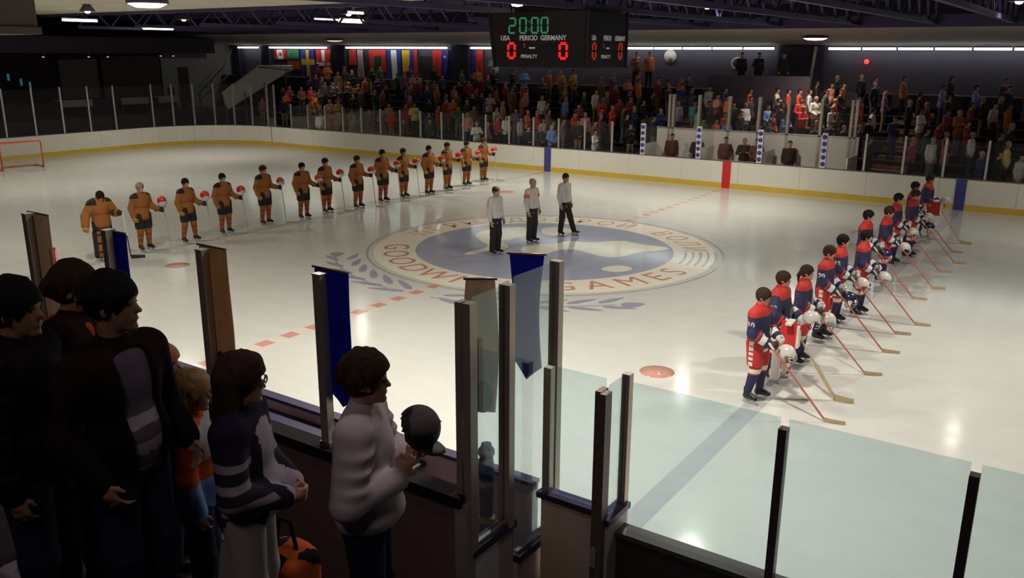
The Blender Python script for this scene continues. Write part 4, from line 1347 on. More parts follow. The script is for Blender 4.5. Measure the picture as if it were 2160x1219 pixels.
        if pick is not None:
            c = V[Q].mean(1)
            me.polygons.foreach_set('material_index', np.asarray(pick(c[:, 0], c[:, 1], c[:, 2]), np.int32))
        me.update(calc_edges=True)
        return me


def rot(yaw=0.0, pitch=0.0, roll=0.0):
    return np.array(Matrix.Rotation(yaw, 3, 'Z') @ Matrix.Rotation(pitch, 3, 'Y') @ Matrix.Rotation(roll, 3, 'X'))


class Fig:
    """Joints of a standing figure that faces +x, 1.80 m tall, feet at z = 0."""

    def __init__(self, **kw):
        self.head = np.array((0.03, 0.0, 1.665))
        self.yaw, self.pitch = 0.0, 0.0
        self.neck = np.array((-0.02, 0.0, 1.50))
        self.sh = {1: np.array((-0.01, 0.185, 1.44)), -1: np.array((-0.01, -0.185, 1.44))}
        self.el = {1: np.array((-0.03, 0.235, 1.15)), -1: np.array((-0.03, -0.235, 1.15))}
        self.wr = {1: np.array((0.04, 0.245, 0.90)), -1: np.array((0.04, -0.245, 0.90))}
        self.hip = {1: np.array((0.0, 0.09, 0.93)), -1: np.array((0.0, -0.09, 0.93))}
        self.kn = {1: np.array((0.02, 0.105, 0.51)), -1: np.array((0.02, -0.105, 0.51))}
        self.an = {1: np.array((-0.02, 0.11, 0.09)), -1: np.array((-0.02, -0.11, 0.09))}
        self.hand_dir = {}
        for k, v in kw.items():
            setattr(self, k, v)

    def hp(self, p):
        """Head point: offset from the head centre, turned with the head."""
        return self.head + rot(self.yaw, self.pitch) @ np.array(p, float)

    def grow_head(self, g, fine=True):
        R = rot(self.yaw, self.pitch)
        g.ball(self.hp((-0.012, 0, 0.035)), (0.098, 0.076, 0.092), 0.02, R=R)
        g.ball(self.hp((0.030, 0, -0.030)), (0.062, 0.056, 0.088), 0.03, R=R)
        g.cone(self.neck - np.array((0, 0, 0.04)), self.hp((-0.025, 0, -0.06)), 0.060, 0.052, 0.03)
        if fine:
            g.ball(self.hp((0.068, 0, -0.100)), (0.026, 0.026, 0.020), 0.02, R=R)
            g.cone(self.hp((0.080, 0, 0.012)), self.hp((0.108, 0, -0.026)), 0.010, 0.013, 0.012)
            g.ball(self.hp((0.082, 0, -0.062)), (0.018, 0.026, 0.011), 0.008, R=R)
            g.ball(self.hp((0.072, 0, 0.030)), (0.022, 0.052, 0.012), 0.015, R=R)
            for s in (1, -1):
                g.ball(self.hp((0.090, s * 0.033, 0.006)), (0.014, 0.018, 0.010), 0.008, 's', R=R)
                g.ball(self.hp((-0.010, s * 0.078, -0.012)), (0.020, 0.010, 0.032), 0.008, R=R)

    def grow_hand(self, g, s, curl=0.35, size=1.0):
        """Palm, four unequal fingers and a thumb from the side of the palm."""
        w = self.wr[s]
        d = self.hand_dir.get(s)
        if d is None:
            d = w - self.el[s]
        d = d / np.linalg.norm(d)
        up = np.array((1.0, 0, 0)) if abs(d[2]) > 0.6 else np.array((0, 0, 1.0))   # side the thumb is on
        t = up - d * (up @ d)
        t /= np.linalg.norm(t)
        n = np.cross(d, t) * s                       # back of the hand -> palm side
        if n @ np.array((0, -s, 0)) < 0 and abs(d[2]) > 0.6:
            n = -n
        z = size
        g.cone(w, w + d * 0.045 * z, 0.026 * z, 0.030 * z, 0.02)
        for i, (o, L) in enumerate(((0.030, 0.070), (0.010, 0.080), (-0.010, 0.074), (-0.030, 0.058))):
            a = w + d * 0.05 * z + t * o * z
            b = w + d * 0.088 * z + t * o * 1.08 * z
            g.cone(a, b, 0.013 * z, 0.0105 * z, 0.008)
            c = b + (d * math.cos(curl) + n * math.sin(curl)) * L * 0.55 * z
            e = c + (d * math.cos(curl * 2.1) + n * math.sin(curl * 2.1)) * L * 0.45 * z
            g.cone(b, c, 0.0105 * z, 0.0095 * z, 0.004)
            g.cone(c, e, 0.0095 * z, 0.008 * z, 0.004)
        a = w + d * 0.02 * z + t * 0.024 * z
        b = a + (d * 0.6 + t * 0.75 + n * 0.3) * 0.042 * z
        c = b + (d * 0.9 + t * 0.25 + n * 0.3) * 0.034 * z
        g.cone(a, b, 0.014 * z, 0.012 * z, 0.01)
        g.cone(b, c, 0.0115 * z, 0.009 * z, 0.005)

    def grow_torso(self, g, e=0.0, k=0.06, belly=0.0):
        g.cone(self.sh[1] * np.array((1, 0.82, 1)), self.sh[-1] * np.array((1, 0.82, 1)), 0.062 + e, 0.062 + e, k)
        g.ball((0.0, 0, 1.29), (0.115 + e, 0.165 + e, 0.20), k)
        g.ball((0.01 + belly * 0.5, 0, 1.06), (0.105 + e + belly, 0.150 + e + belly * 0.6, 0.18), k)
        g.ball((-0.01, 0, 0.93), (0.115 + e, 0.160 + e, 0.13), k)

    def grow_arm(self, g, s, e=0.0, k=0.03, to=1.0):
        g.cone(self.sh[s], self.el[s], 0.056 + e, 0.044 + e, k)
        g.cone(self.el[s], self.el[s] + (self.wr[s] - self.el[s]) * to, 0.043 + e, 0.030 + e, k)

    def grow_legs(self, g, e=0.0, k=0.04, ankle=None):
        for s in (1, -1):
            g.cone(self.hip[s], self.kn[s], 0.085 + e, 0.056 + e, k)
            g.cone(self.kn[s], self.an[s], 0.056 + e, (0.038 + e) if ankle is None else ankle, k)

    def bounds(self, pad=0.14):
        P = np.array([self.head + np.array((0, 0, 0.16)), self.head, self.neck] + list(self.sh.values()) + list(self.el.values()) + list(self.wr.values()) + list(self.an.values()) + list(self.kn.values()) + list(self.hip.values()))
        lo, hi = P.min(0) - pad, P.max(0) + pad
        lo[0], hi[0] = min(lo[0], -0.32), max(hi[0], 0.38)
        lo[1], hi[1] = min(lo[1], -0.36), max(hi[1], 0.36)
        lo[2], hi[2] = -0.10, hi[2]
        return lo, hi

    def grow_hair(self, g, thick=0.014, low=-0.05, fringe=0.055, full=1.0):
        """Hair over the crown and nape, open at the face and round the ears."""
        R = rot(self.yaw, self.pitch)
        g.ball(self.hp((-0.014, 0, 0.040)), ((0.098 + thick) * full, (0.076 + thick) * full, (0.092 + thick) * full), 0.0, R=R)
        g.ball(self.hp((-0.048, 0, low + 0.030)), (0.052 + thick * 0.6, 0.058 + thick * 0.6, 0.062), 0.03, R=R)
        g.ball(self.hp((0.135, 0, fringe - 0.125)), (0.098, 0.15, 0.112), 0.012, 's', R=R)
        for s in (1, -1):
            g.ball(self.hp((0.012, s * 0.108, -0.042)), (0.044, 0.052, 0.056), 0.012, 's', R=R)
        g.box(self.hp((0.0, 0, low - 0.145)), (0.2, 0.2, 0.10), 0.01, 0.02, 's', R=R)
        return g


SKIN = mat('skin', (0.50, 0.27, 0.18), 0.5, var=0.08, scale=20)
SKIN_D = mat('skin_tan', (0.36, 0.19, 0.12), 0.5, var=0.08, scale=20)
HAIR_BLK = mat('hair_black', (0.010, 0.007, 0.007), 0.75, spec=0.2, bump=0.6, scale=60, stretch=(1, 1, 0.2))
HAIR_BRN = mat('hair_brown', (0.040, 0.020, 0.012), 0.75, spec=0.2, var=0.3, bump=0.6, scale=60, stretch=(1, 1, 0.2))
HAIR_BLD = mat('hair_blond', (0.42, 0.24, 0.08), 0.5, var=0.3, bump=0.4, scale=60, stretch=(1, 1, 0.2))
HAIR_GRY = mat('hair_grey', (0.28, 0.25, 0.22), 0.5, var=0.2, bump=0.3, scale=60)
EYE = mat('eye_dark', (0.01, 0.008, 0.008), 0.2)


def fig_part(name, g, mats, parent, pick=None, relax=1):
    return mesh_obj(name, g.mesh(name, mats, pick, relax), parent)
# ------------------------------------------------------------------ hockey players
J_GOLD = mat('jersey_gold', (0.33, 0.125, 0.022), 0.75, var=0.15, scale=8)
J_BLACK = mat('jersey_black', (0.014, 0.011, 0.011), 0.75)
J_RUST = mat('jersey_rust', (0.30, 0.060, 0.018), 0.75, var=0.15)
J_RED = mat('jersey_red', (0.50, 0.026, 0.022), 0.7, var=0.12, scale=8)
J_NAVY = mat('jersey_navy', (0.018, 0.019, 0.075), 0.7, var=0.12, scale=8)
J_WHITE = mat('jersey_white', (0.72, 0.70, 0.66), 0.7)
GLOVE_G = mat('glove_gold', (0.38, 0.22, 0.05), 0.6)
GLOVE_D = mat('glove_dark', (0.03, 0.022, 0.022), 0.6)
SKATE = mat('skate_black', (0.014, 0.012, 0.014), 0.35)
BLADE = mat('skate_blade', (0.62, 0.60, 0.58), 0.35, 0.8)
HELM_RED = mat('helmet_red', (0.70, 0.025, 0.022), 0.25, coat=0.5)
HELM_WHITE = mat('helmet_white', (0.70, 0.68, 0.66), 0.3, coat=0.4)
HELM_NAVY = mat('helmet_navy', (0.02, 0.02, 0.08), 0.3, coat=0.4)
CAGE = mat('cage_steel', (0.62, 0.60, 0.60), 0.3, 0.8)
STICK_W = mat('stick_shaft', (0.58, 0.50, 0.42), 0.5, var=0.15)
STICK_R = mat('stick_shaft_red', (0.48, 0.13, 0.08), 0.45, var=0.2)
STICK_B = mat('stick_blade_tan', (0.50, 0.38, 0.24), 0.6, var=0.2)
STICK_K = mat('stick_blade_black', (0.02, 0.016, 0.016), 0.5)


def player(kind, f, pal, cell=0.019, bulk=1.0, goalie=False):
    """Returns an Empty with body, hair, jersey, pants, socks, gloves and skates; faces +x."""
    root = empty('person')
    lift = np.array((0, 0, 0.065))                     # standing on blades
    for d in (f.sh, f.el, f.wr, f.hip, f.kn, f.an):
        for s in (1, -1):
            d[s] = d[s] + lift
    f.head, f.neck = f.head + lift, f.neck + lift
    lo, hi = f.bounds(0.17)
    # body under the kit, with the bare head
    g = Grow(lo, hi, cell * 0.72)
    f.grow_torso(g, -0.03)
    for s in (1, -1):
        f.grow_arm(g, s, -0.012)
    f.grow_legs(g, -0.015)
    f.grow_head(g)
    fig_part('body', g, SKIN, root)
    g = Grow(f.head - 0.18, f.head + 0.2, 0.010)
    f.grow_hair(g, 0.021, low=-0.05, full=1.05)
    fig_part('hair', g, pal['hair'], root)
    R = rot(f.yaw, f.pitch)
    for s in (1, -1):
        b = MB().lathe([(0.0, -0.008), (0.008, 0.0), (0.0, 0.008)], 8)
        o = b.build('eye', EYE, root)
        o.location = f.hp((0.079, s * 0.033, 0.008))
    # jersey over shoulder pads
    g = Grow(lo, hi, cell)
    e = 0.022 * bulk
    for s in (1, -1):
        g.ball(f.sh[s] + np.array((0, -s * 0.030, -0.01)), (0.085 + e, 0.085 + e, 0.075 + e), 0.06)
        w = f.el[s] + (f.wr[s] - f.el[s]) * 0.80
        g.cone(f.sh[s], f.el[s], 0.070 + e, 0.064 + e, 0.05)
        g.cone(f.el[s], w, 0.062 + e, 0.052 + e, 0.03)
    z = lift[2]
    g.cone((0, 0.10, 1.45 + z), (0, -0.10, 1.45 + z), 0.078 + e, 0.078 + e, 0.05)
    g.cone((-0.01, 0, 1.46 + z), (-0.01, 0, 1.53 + z), 0.10, 0.075, 0.04)
    g.ball((0.0, 0, 1.28 + z), (0.135 + e, 0.180 + e, 0.24), 0.06)
    g.ball((0.0, 0, 1.04 + z), (0.138 + e, 0.178 + e, 0.25), 0.06)
    g.ball((0.0, 0, 0.90 + z), (0.142 + e, 0.188 + e, 0.22), 0.05)
    hem = 0.80 + z
    body_cut = g.F.copy()
    ax = g.ax
    XX, YY = np.meshgrid(ax[0], ax[1], indexing='ij')
    # the hem cuts the skirt of the jersey, not the sleeves
    core = (np.sqrt((XX / 0.24) ** 2 + (YY / 0.29) ** 2) - 1)[:, :, None] < 0
    d = (hem - ax[2])[None, None, :]
    g.F = np.where(core, np.maximum(g.F, np.broadcast_to(d, g.F.shape)), g.F).astype(np.float32)
    fig_part('jersey', g, pal['jersey_mats'], root, pal['jersey_pick'](f))
    # padded pants
    g = Grow(lo, hi, cell)
    for s in (1, -1):
        g.cone(f.hip[s] + np.array((0, s * 0.02, 0)), f.hip[s] * 0.25 + f.kn[s] * 0.75, 0.135, 0.128, 0.03)
    g.ball((0, 0, 0.93 + z), (0.150, 0.195, 0.16), 0.05)
    g.above(0.575 + z)
    fig_part('pants', g, pal['pants_mats'], root, pal.get('pants_pick'))
    # socks over shin pads (or goalie pads)
    for s in (1, -1):
        slo, shi = np.minimum(f.kn[s], f.an[s]) - 0.22, np.maximum(f.kn[s], f.an[s]) + 0.22
        g = Grow(slo, shi, cell * 0.8)
        if goalie:
            c = (f.kn[s] + f.an[s]) / 2 + np.array((0.07, s * 0.03, 0.12))
            g.box(c, (0.035, 0.095, 0.36), 0.035, 0.02)
            g.ball(f.an[s] + np.array((0.10, s * 0.03, 0.04)), (0.10, 0.12, 0.10), 0.04)
            fig_part('leg_pad', g, pal['pad_mats'], root, lambda x, y, zz, c=c: np.where(np.abs(y - c[1]) > 0.055, 1, np.where((zz * 9) % 2 < 0.5, 1, 0)))
            g = Grow(slo, shi, cell * 0.8)
        g.cone(f.kn[s] + np.array((0.01, 0, 0.10)), f.kn[s], 0.098, 0.090, 0.02)
        g.cone(f.kn[s], f.an[s] + np.array((0, 0, 0.06)), 0.090, 0.062, 0.02)
        fig_part('sock', g, pal['sock_mats'], root, pal['sock_pick'](z))
        a = f.an[s]
        yaw = 0.18 * s
        fx = np.array((math.cos(yaw), math.sin(yaw), 0))
        g = Grow(a - np.array((0.14, 0.12, 0.14)), a + np.array((0.24, 0.12, 0.14)), 0.014)
        g.cone(a + np.array((-0.015, 0, 0.09)), a + np.array((-0.01, 0, -0.01)), 0.055, 0.055, 0.02)
        g.cone(a + fx * -0.035 + np.array((0, 0, -0.035)), a + fx * 0.15 + np.array((0, 0, -0.045)), 0.045, 0.036, 0.03)
        g.cone(a + fx * 0.05 + np.array((0, 0, 0.0)), a + fx * 0.13 + np.array((0, 0, -0.035)), 0.045, 0.03, 0.03)
        sk = fig_part('skate', g, SKATE, root)
        b = MB()
        p0, p1 = Vector(a + fx * -0.09), Vector(a + fx * 0.18)
        p0.z = p1.z = 0.022
        b.bar(p0, p1, 0.008, 0.040)
        for t in (0.18, 0.72):
            c = p0.lerp(p1, t)
            b.bar((c.x, c.y, 0.035), (c.x, c.y, a[2] - 0.06), 0.03, 0.05)
        b.build('blade', BLADE, sk)
        # padded glove: cuff, back of the hand, four finger rolls and a thumb
        w = f.wr[s]
        d_ = f.hand_dir.get(s, w - f.el[s])
        d_ = np.array(d_, float) / np.linalg.norm(d_)
        upv = np.array((1.0, 0, 0)) if abs(d_[2]) > 0.6 else np.array((0, 0, 1.0))
        t_ = upv - d_ * (upv @ d_)
        t_ /= np.linalg.norm(t_)
        n_ = np.cross(d_, t_)
        if n_ @ np.array((0, -s, 0.0)) < 0:
            n_ = -n_
        g = Grow(w - 0.24, w + 0.24, 0.013)
        q = 1.25 if goalie else 1.0
        g.cone(w - d_ * 0.10, w, 0.066 * q, 0.050 * q, 0.015)
        g.ball(w + d_ * 0.05, (0.058 * q, 0.058 * q, 0.058 * q), 0.03)
        for o_, L in ((0.042, 0.085), (0.015, 0.095), (-0.013, 0.09), (-0.040, 0.075)):
            aa = w + d_ * 0.06 + t_ * o_
            bb = aa + (d_ * 0.75 + n_ * 0.5) * L * 0.62
            cc = bb + (d_ * 0.1 + n_ * 0.95) * L * 0.45
            g.cone(aa, bb, 0.026, 0.022, 0.008)
            g.cone(bb, cc, 0.021, 0.019, 0.006)
        aa = w + d_ * 0.03 + t_ * 0.05
        g.cone(aa, aa + (d_ * 0.5 + t_ * 0.45 + n_ * 0.6) * 0.07, 0.027, 0.022, 0.01)
        fig_part('glove', g, pal['glove'][0 if s > 0 else 1], root)
    return root


def striped(bands, default):
    """bands: (z0, z1, index)."""
    def make(z):
        def pick(x, y, zz):
            out = np.full(len(x), default)
            for a, b, i in bands:
                out[(zz > a + z) & (zz < b + z)] = i
            return out
        return pick
    return make


def jersey_ger(f):
    def pick(x, y, z):
        out = np.zeros(len(x), int)
        zz = z - 0.065
        out[(zz > 1.13) & (zz < 1.20) & (np.abs(y) < 0.24)] = 1
        out[(zz < 0.86) & (np.abs(y) < 0.26)] = 1
        out[(zz > 1.40) & (np.abs(y) > 0.13) & (y < 0)] = 2
        out[(zz > 1.46) & (np.abs(y) > 0.13)] = 2
        for s in (1, -1):
            w = f.el[s] + (f.wr[s] - f.el[s]) * 0.45
            out[(((np.stack([x, y, z], 1) - w) ** 2).sum(1) < 0.075 ** 2) & (np.abs(y) > 0.225)] = 2
        return out
    return pick


def jersey_usa(f):
    def pick(x, y, z):
        out = np.zeros(len(x), int)
        zz = z - 0.065
        out[(zz > 1.395) & (np.abs(y) < 0.30)] = 1
        out[(zz < 0.87) & (np.abs(y) < 0.30)] = 2
        out[(zz > 0.87) & (zz < 1.36) & (x < -0.055 + 0.1 * (zz - 0.9)) & (x > -0.095 + 0.1 * (zz - 0.9)) & (np.abs(y) > 0.14) & (np.abs(y) < 0.30)] = 1
        P = np.stack([x, y, z], 1)
        for s in (1, -1):
            for t, r, i in ((0.58, 0.085, 2), (0.30, 0.06, 1)):
                w = f.el[s] + (f.wr[s] - f.el[s]) * t
                ax = (f.wr[s] - f.el[s])
                L = np.linalg.norm(ax)
                a = (P - w) @ (ax / L)
                near = ((P - w) ** 2).sum(1) < 0.14 ** 2
                out[near & (np.abs(a) < (0.045 if i == 2 else 0.02))] = i
        return out
    return pick


def pal_ger(hair):
    return dict(hair=hair, jersey_mats=[J_GOLD, J_RUST, J_BLACK], jersey_pick=jersey_ger, pants_mats=[J_BLACK], sock_mats=[J_GOLD, J_RUST], sock_pick=striped(((0.44, 0.60, 0), (0.36, 0.44, 1), (0.22, 0.30, 1)), 0), glove=(GLOVE_D, GLOVE_G), pad_mats=[J_GOLD, J_BLACK])


def pal_usa(hair):
    return dict(hair=hair, jersey_mats=[J_NAVY, J_RED, J_WHITE], jersey_pick=jersey_usa, pants_mats=[J_RED, J_WHITE], pants_pick=lambda x, y, z: np.where((np.abs(x) < 0.035) & (np.abs(y) > 0.15), np.where((z * 12) % 1 < 0.7, 1, 0), 0), sock_mats=[J_NAVY, J_WHITE, J_RED], sock_pick=striped(((0.47, 0.54, 1), (0.54, 0.70, 2), (0.44, 0.47, 2)), 0), glove=(J_WHITE, GLOVE_D), pad_mats=[J_RED, J_WHITE])


def V3(*a):
    return np.array(a, float)


def stand_ger(wide=0.0, low=0.0, lean=0.0, yaw=0.0):
    f = Fig()
    f.el = {1: V3(-0.02, 0.285, 1.15), -1: V3(-0.05, -0.275, 1.14)}
    f.wr = {1: V3(0.17, 0.43, 1.03 + low), -1: V3(0.05, -0.275, 0.88)}
    f.sh = {1: V3(-0.01, 0.195, 1.42), -1: V3(-0.01, -0.195, 1.42)}
    f.kn = {1: V3(0.02, 0.115 + wide * 0.5, 0.51), -1: V3(0.02, -0.115 - wide * 0.3, 0.51)}
    f.an = {1: V3(-0.02, 0.13 + wide, 0.09), -1: V3(-0.02, -0.13 - wide * 0.6, 0.09)}
    f.yaw, f.pitch = yaw, lean
    f.hand_dir = {1: V3(0.8, 0.5, -0.1)}
    return f


def stand_usa(yaw=0.0, lean=0.0, low=0.0):
    f = Fig()
    f.sh = {1: V3(-0.01, 0.195, 1.42), -1: V3(-0.01, -0.195, 1.42)}
    f.el = {1: V3(0.02, 0.275, 1.14), -1: V3(0.02, -0.275, 1.14)}
    f.wr = {1: V3(0.27, 0.15, 1.02 + low), -1: V3(0.27, -0.17, 0.98 + low)}
    f.kn = {1: V3(0.04, 0.12, 0.51), -1: V3(0.04, -0.12, 0.51)}
    f.an = {1: V3(0.03, 0.14, 0.09), -1: V3(-0.04, -0.14, 0.09)}
    f.yaw, f.pitch = yaw, lean
    f.hand_dir = {1: V3(0.9, -0.3, -0.35), -1: V3(0.9, 0.3, -0.35)}
    return f


# ---- sticks and helmets (held, so things of their own)
def stick_meshes(kind, top, heel, blade_dir, shaft_m, blade_m, wide=0.0):
    """Shaft from top to heel, then a blade lying on the ice; local coordinates of the player."""
    top, heel = Vector(top), Vector(heel)
    sh = MB().bar(top, heel, 0.030, 0.022)
    kn = MB().bar(top, top.lerp(heel, 0.09), 0.036, 0.028)
    bd = Vector(blade_dir).normalized()
    b = MB()
    P = []
    for i in range(8):
        t = i / 7
        c = heel + bd * (0.30 * t) + Vector((0, 0.05 * t * t, 0))
        hgt = (0.075 + wide) * (1 - 0.25 * t)
        P.append((c, hgt))
    for (c0, h0), (c1, h1) in zip(P[:-1], P[1:]):
        nrm = Vector((-(c1 - c0).y, (c1 - c0).x, 0)).normalized() * 0.006
        b.quadbox([(c0.x - nrm.x, c0.y - nrm.y, 0.004), (c1.x - nrm.x, c1.y - nrm.y, 0.004), (c1.x + nrm.x, c1.y + nrm.y, 0.004), (c0.x + nrm.x, c0.y + nrm.y, 0.004),
                   (c0.x - nrm.x, c0.y - nrm.y, h0), (c1.x - nrm.x, c1.y - nrm.y, h1), (c1.x + nrm.x, c1.y + nrm.y, h1), (c0.x + nrm.x, c0.y + nrm.y, h0)])
    parts = [('shaft', sh.mesh('stick_shaft', shaft_m)), ('grip_tape', kn.mesh('stick_grip', J_WHITE)), ('blade', b.mesh('stick_blade', blade_m))]
    if wide:
        pd = MB().bar(top.lerp(heel, 0.52), heel, 0.085, 0.026)
        parts.append(('paddle', pd.mesh('stick_paddle', blade_m)))
    return parts


def helmet_meshes(shell_m, cage=False, visor=True):
    g = Grow((-0.2, -0.16, -0.16), (0.2, 0.16, 0.2), 0.012)
    g.ball((0, 0, 0.0), (0.145, 0.115, 0.135), 0.0)
    g.ball((0, 0, -0.03), (0.125, 0.097, 0.125), 0.0, 's')
    g.box((0.13, 0, -0.09), (0.09, 0.2, 0.07), 0.01, 0.02, 's')
    g.box((0.0, 0, -0.17), (0.3, 0.3, 0.06), 0.01, 0.01, 's')
    parts = [('shell', g.mesh('helmet_shell', shell_m))]
    b = MB()
    if cage:
        for i in range(6):
            y = -0.085 + 0.034 * i
            b.tube([(0.125, y * 0.8, 0.03), (0.165, y, -0.05), (0.135, y * 0.8, -0.14)], 0.006, 6)
        for z, x in ((-0.01, 0.158), (-0.06, 0.166), (-0.11, 0.152)):
            b.tube([(x - 0.05, -0.105, z), (x, -0.05, z), (x, 0.05, z), (x - 0.05, 0.105, z)], 0.006, 6)
        parts.append(('cage', b.mesh('helmet_cage', CAGE)))
    elif visor:
        P = []
        for i in range(5):
            P.append([(0.135 * math.cos(a) + 0.02, 0.125 * math.sin(a), 0.0 - 0.022 * i) for a in [math.radians(-62 + 124 * k / 10) for k in range(11)]])
        b.grid(P)
        parts.append(('visor', b.mesh('helmet_visor', mat('visor', (0.55, 0.56, 0.58), 0.15, 0.1))))
    g2 = MB().tube([(-0.02, -0.1, -0.10), (0.03, -0.06, -0.17), (0.03, 0.06, -0.17), (-0.02, 0.1, -0.10)], 0.008, 6)
    parts.append(('chin_strap', g2.mesh('helmet_strap', GLOVE_D)))
    return parts


def place(name, parts, label, cat, M, group):
    t = thing(name, label, cat, (0, 0, 0), 0, group)
    t.matrix_basis = M
    for nm, me in parts:
        mesh_obj(nm, me, t)
    return t


def place_copy(proto, used, x, y, z, rz, s, label, cat, group):
    o = proto if not used else copy_tree(proto)
    o.location = (x, y, z)
    o.rotation_euler = (0, 0, rz)
    o.scale = (s, s, s)
    return tag(o, label, cat, group)


def TR(x, y, z=0.0, rz=0.0, s=1.0):
    return Matrix.Translation((x, y, z)) @ Matrix.Rotation(rz, 4, 'Z') @ Matrix.Scale(s, 4)


ORDN = ('first', 'second', 'third', 'fourth', 'fifth', 'sixth', 'seventh', 'eighth', 'ninth', 'tenth', 'eleventh', 'twelfth', 'thirteenth', 'fourteenth')
# orange team on the far blue line: x, y, variant
GER = [(-8.66, -8.05, 'g'), (-8.72, -6.85, 'b'), (-8.66, -5.50, 'w'), (-8.80, -4.15, 'a'), (-8.95, -2.52, 'c'), (-8.72, -1.15, 'a'), (-8.92, 0.05, 'a'),
       (-8.68, 1.30, 'c'), (-8.82, 2.72, 'a'), (-8.84, 3.86, 'c'), (-8.60, 5.04, 'a'), (-8.68, 6.25, 'c'), (-8.80, 7.65, 'a'), (-8.95, 9.02, 'c')]
fa, fb, fc, fw = stand_ger(), stand_ger(), stand_ger(low=0.05, yaw=0.25), stand_ger(wide=0.10, yaw=-0.2)
fg = stand_ger(low=0.02, lean=0.55)
fg.head = V3(0.10, 0.0, 1.60)
fg.wr = {1: V3(0.24, 0.34, 1.16), -1: V3(0.12, -0.46, 0.86)}
fg.el = {1: V3(0.02, 0.36, 1.14), -1: V3(-0.02, -0.38, 1.12)}
protos = {'a': player('a', fa, pal_ger(HAIR_BLK)), 'b': player('b', fb, pal_ger(HAIR_GRY)), 'c': player('c', fc, pal_ger(HAIR_BRN)), 'w': player('w', fw, pal_ger(HAIR_BLK)), 'g': player('g', fg, pal_ger(HAIR_BLK), bulk=2.2, goalie=True)}
st_g = stick_meshes('g', (0.255, 0.475, 1.24), (0.34, 0.53, 0.045), (0.75, 0.55, 0), STICK_W, STICK_W)
st_gk = stick_meshes('gk', (0.33, 0.42, 1.24), (0.36, 0.50, 0.06), (0.5, 0.8, 0), J_WHITE, STICK_K, 0.03)
hm_g = helmet_meshes(HELM_RED)
used = set()
for i, (x, y, k) in enumerate(GER):
    lab = {0: 'goalkeeper in orange jersey with bowed head, nearest of the orange line', 1: 'grey haired player in orange jersey, second in the orange line', 2: 'player in orange jersey with feet apart, third in the orange line', 13: 'last player of the orange line, closest to the far boards'}.get(i, 'player in orange jersey and black pants, %s in the orange line' % ORDN[i])
    s = (1.0, 1.0, 0.98, 0.97, 1.0, 0.98, 0.99, 0.98, 1.02, 0.99, 1.0, 1.01, 0.97, 0.98)[i]
    rz = math.radians((-8, 0, 6, -4, 3, -6, 4, 0, -5, 4, 0, 5, -4, 2)[i])
    place_copy(protos[k], k in used, x, y, 0, rz, s, lab, 'person', 'orange team lined up on the blue line')
    used.add(k)
    M = TR(x, y, 0, rz, s)
    place('hockey_stick', st_gk if k == 'g' else st_g, ('broad goalkeeper stick with a black blade held by the bowed orange goalkeeper' if k == 'g' else 'pale hockey stick held upright by the %s orange player' % ORDN[i]), 'hockey stick', M, 'sticks of the orange team')
    if k != 'g':
        dz = (0, 0, 0.10, 0.04, 0.06, 0.0, 0.03, 0.0, -0.02, 0.05, 0.0, 0.02, 0.0, 0.08)[i]
        place('hockey_helmet', hm_g, 'red helmet perched on the stick of the %s orange player' % ORDN[i], 'helmet', M @ Matrix.Translation((0.24, 0.47, 1.34 + 0.0 * dz)) @ Matrix.Rotation(math.radians(-20 + 11 * (i % 4)), 4, 'Z'), 'helmets of the orange team')

# navy and red team on the near blue line
USA = [(8.44, -7.55, 'd'), (8.40, -6.45, 'k'), (8.50, -5.45, 'p'), (8.46, -3.90, 'd'), (8.42, -2.75, 'e'), (8.66, -1.85, 'e'), (8.22, 0.30, 'e'), (8.45, 1.35, 'd'),
       (8.28, 3.30, 'e'), (8.48, 4.45, 'd'), (8.22, 5.90, 'e'), (8.32, 7.60, 'k')]
fd, fe, fp, fk = stand_usa(lean=0.20), stand_usa(yaw=0.12), stand_usa(yaw=-0.1, low=0.05), stand_usa()
fk.wr = {1: V3(0.30, 0.22, 1.00), -1: V3(0.30, -0.30, 0.95)}
fk.el = {1: V3(0.0, 0.36, 1.14), -1: V3(0.0, -0.37, 1.14)}
up = {'d': player('d', fd, pal_usa(HAIR_BRN), 0.016), 'e': player('e', fe, pal_usa(HAIR_BLK), 0.016), 'p': player('p', fp, pal_usa(HAIR_BRN), 0.016), 'k': player('k', fk, pal_usa(HAIR_BRN), 0.016, 2.0, True)}
# a ponytail for one player
g = Grow(fp.head - 0.35, fp.head + 0.15, 0.012)
g.cone(fp.hp((-0.11, 0, 0.03)), fp.hp((-0.15, 0, -0.06)), 0.030, 0.034, 0.02).cone(fp.hp((-0.15, 0, -0.06)), fp.hp((-0.15, 0.0, -0.20)), 0.034, 0.012, 0.02)
fig_part('ponytail', g, HAIR_BRN, up['p'])
st_u = stick_meshes('u', (0.27, -0.225, 1.10), (1.16, -0.06, 0.05), (1, 0.16, 0), STICK_R, STICK_B)
st_uk = stick_meshes('uk', (0.34, -0.36, 1.06), (1.05, -0.42, 0.06), (1, -0.1, 0), STICK_B, STICK_B, 0.03)
hm_u = helmet_meshes(HELM_WHITE, True)
hm_n = helmet_meshes(HELM_NAVY, True)
blocker = MB().box((0, 0, 0), (0.09, 0.30, 0.40)).mesh('blocker_board', [J_RED])
used = set()
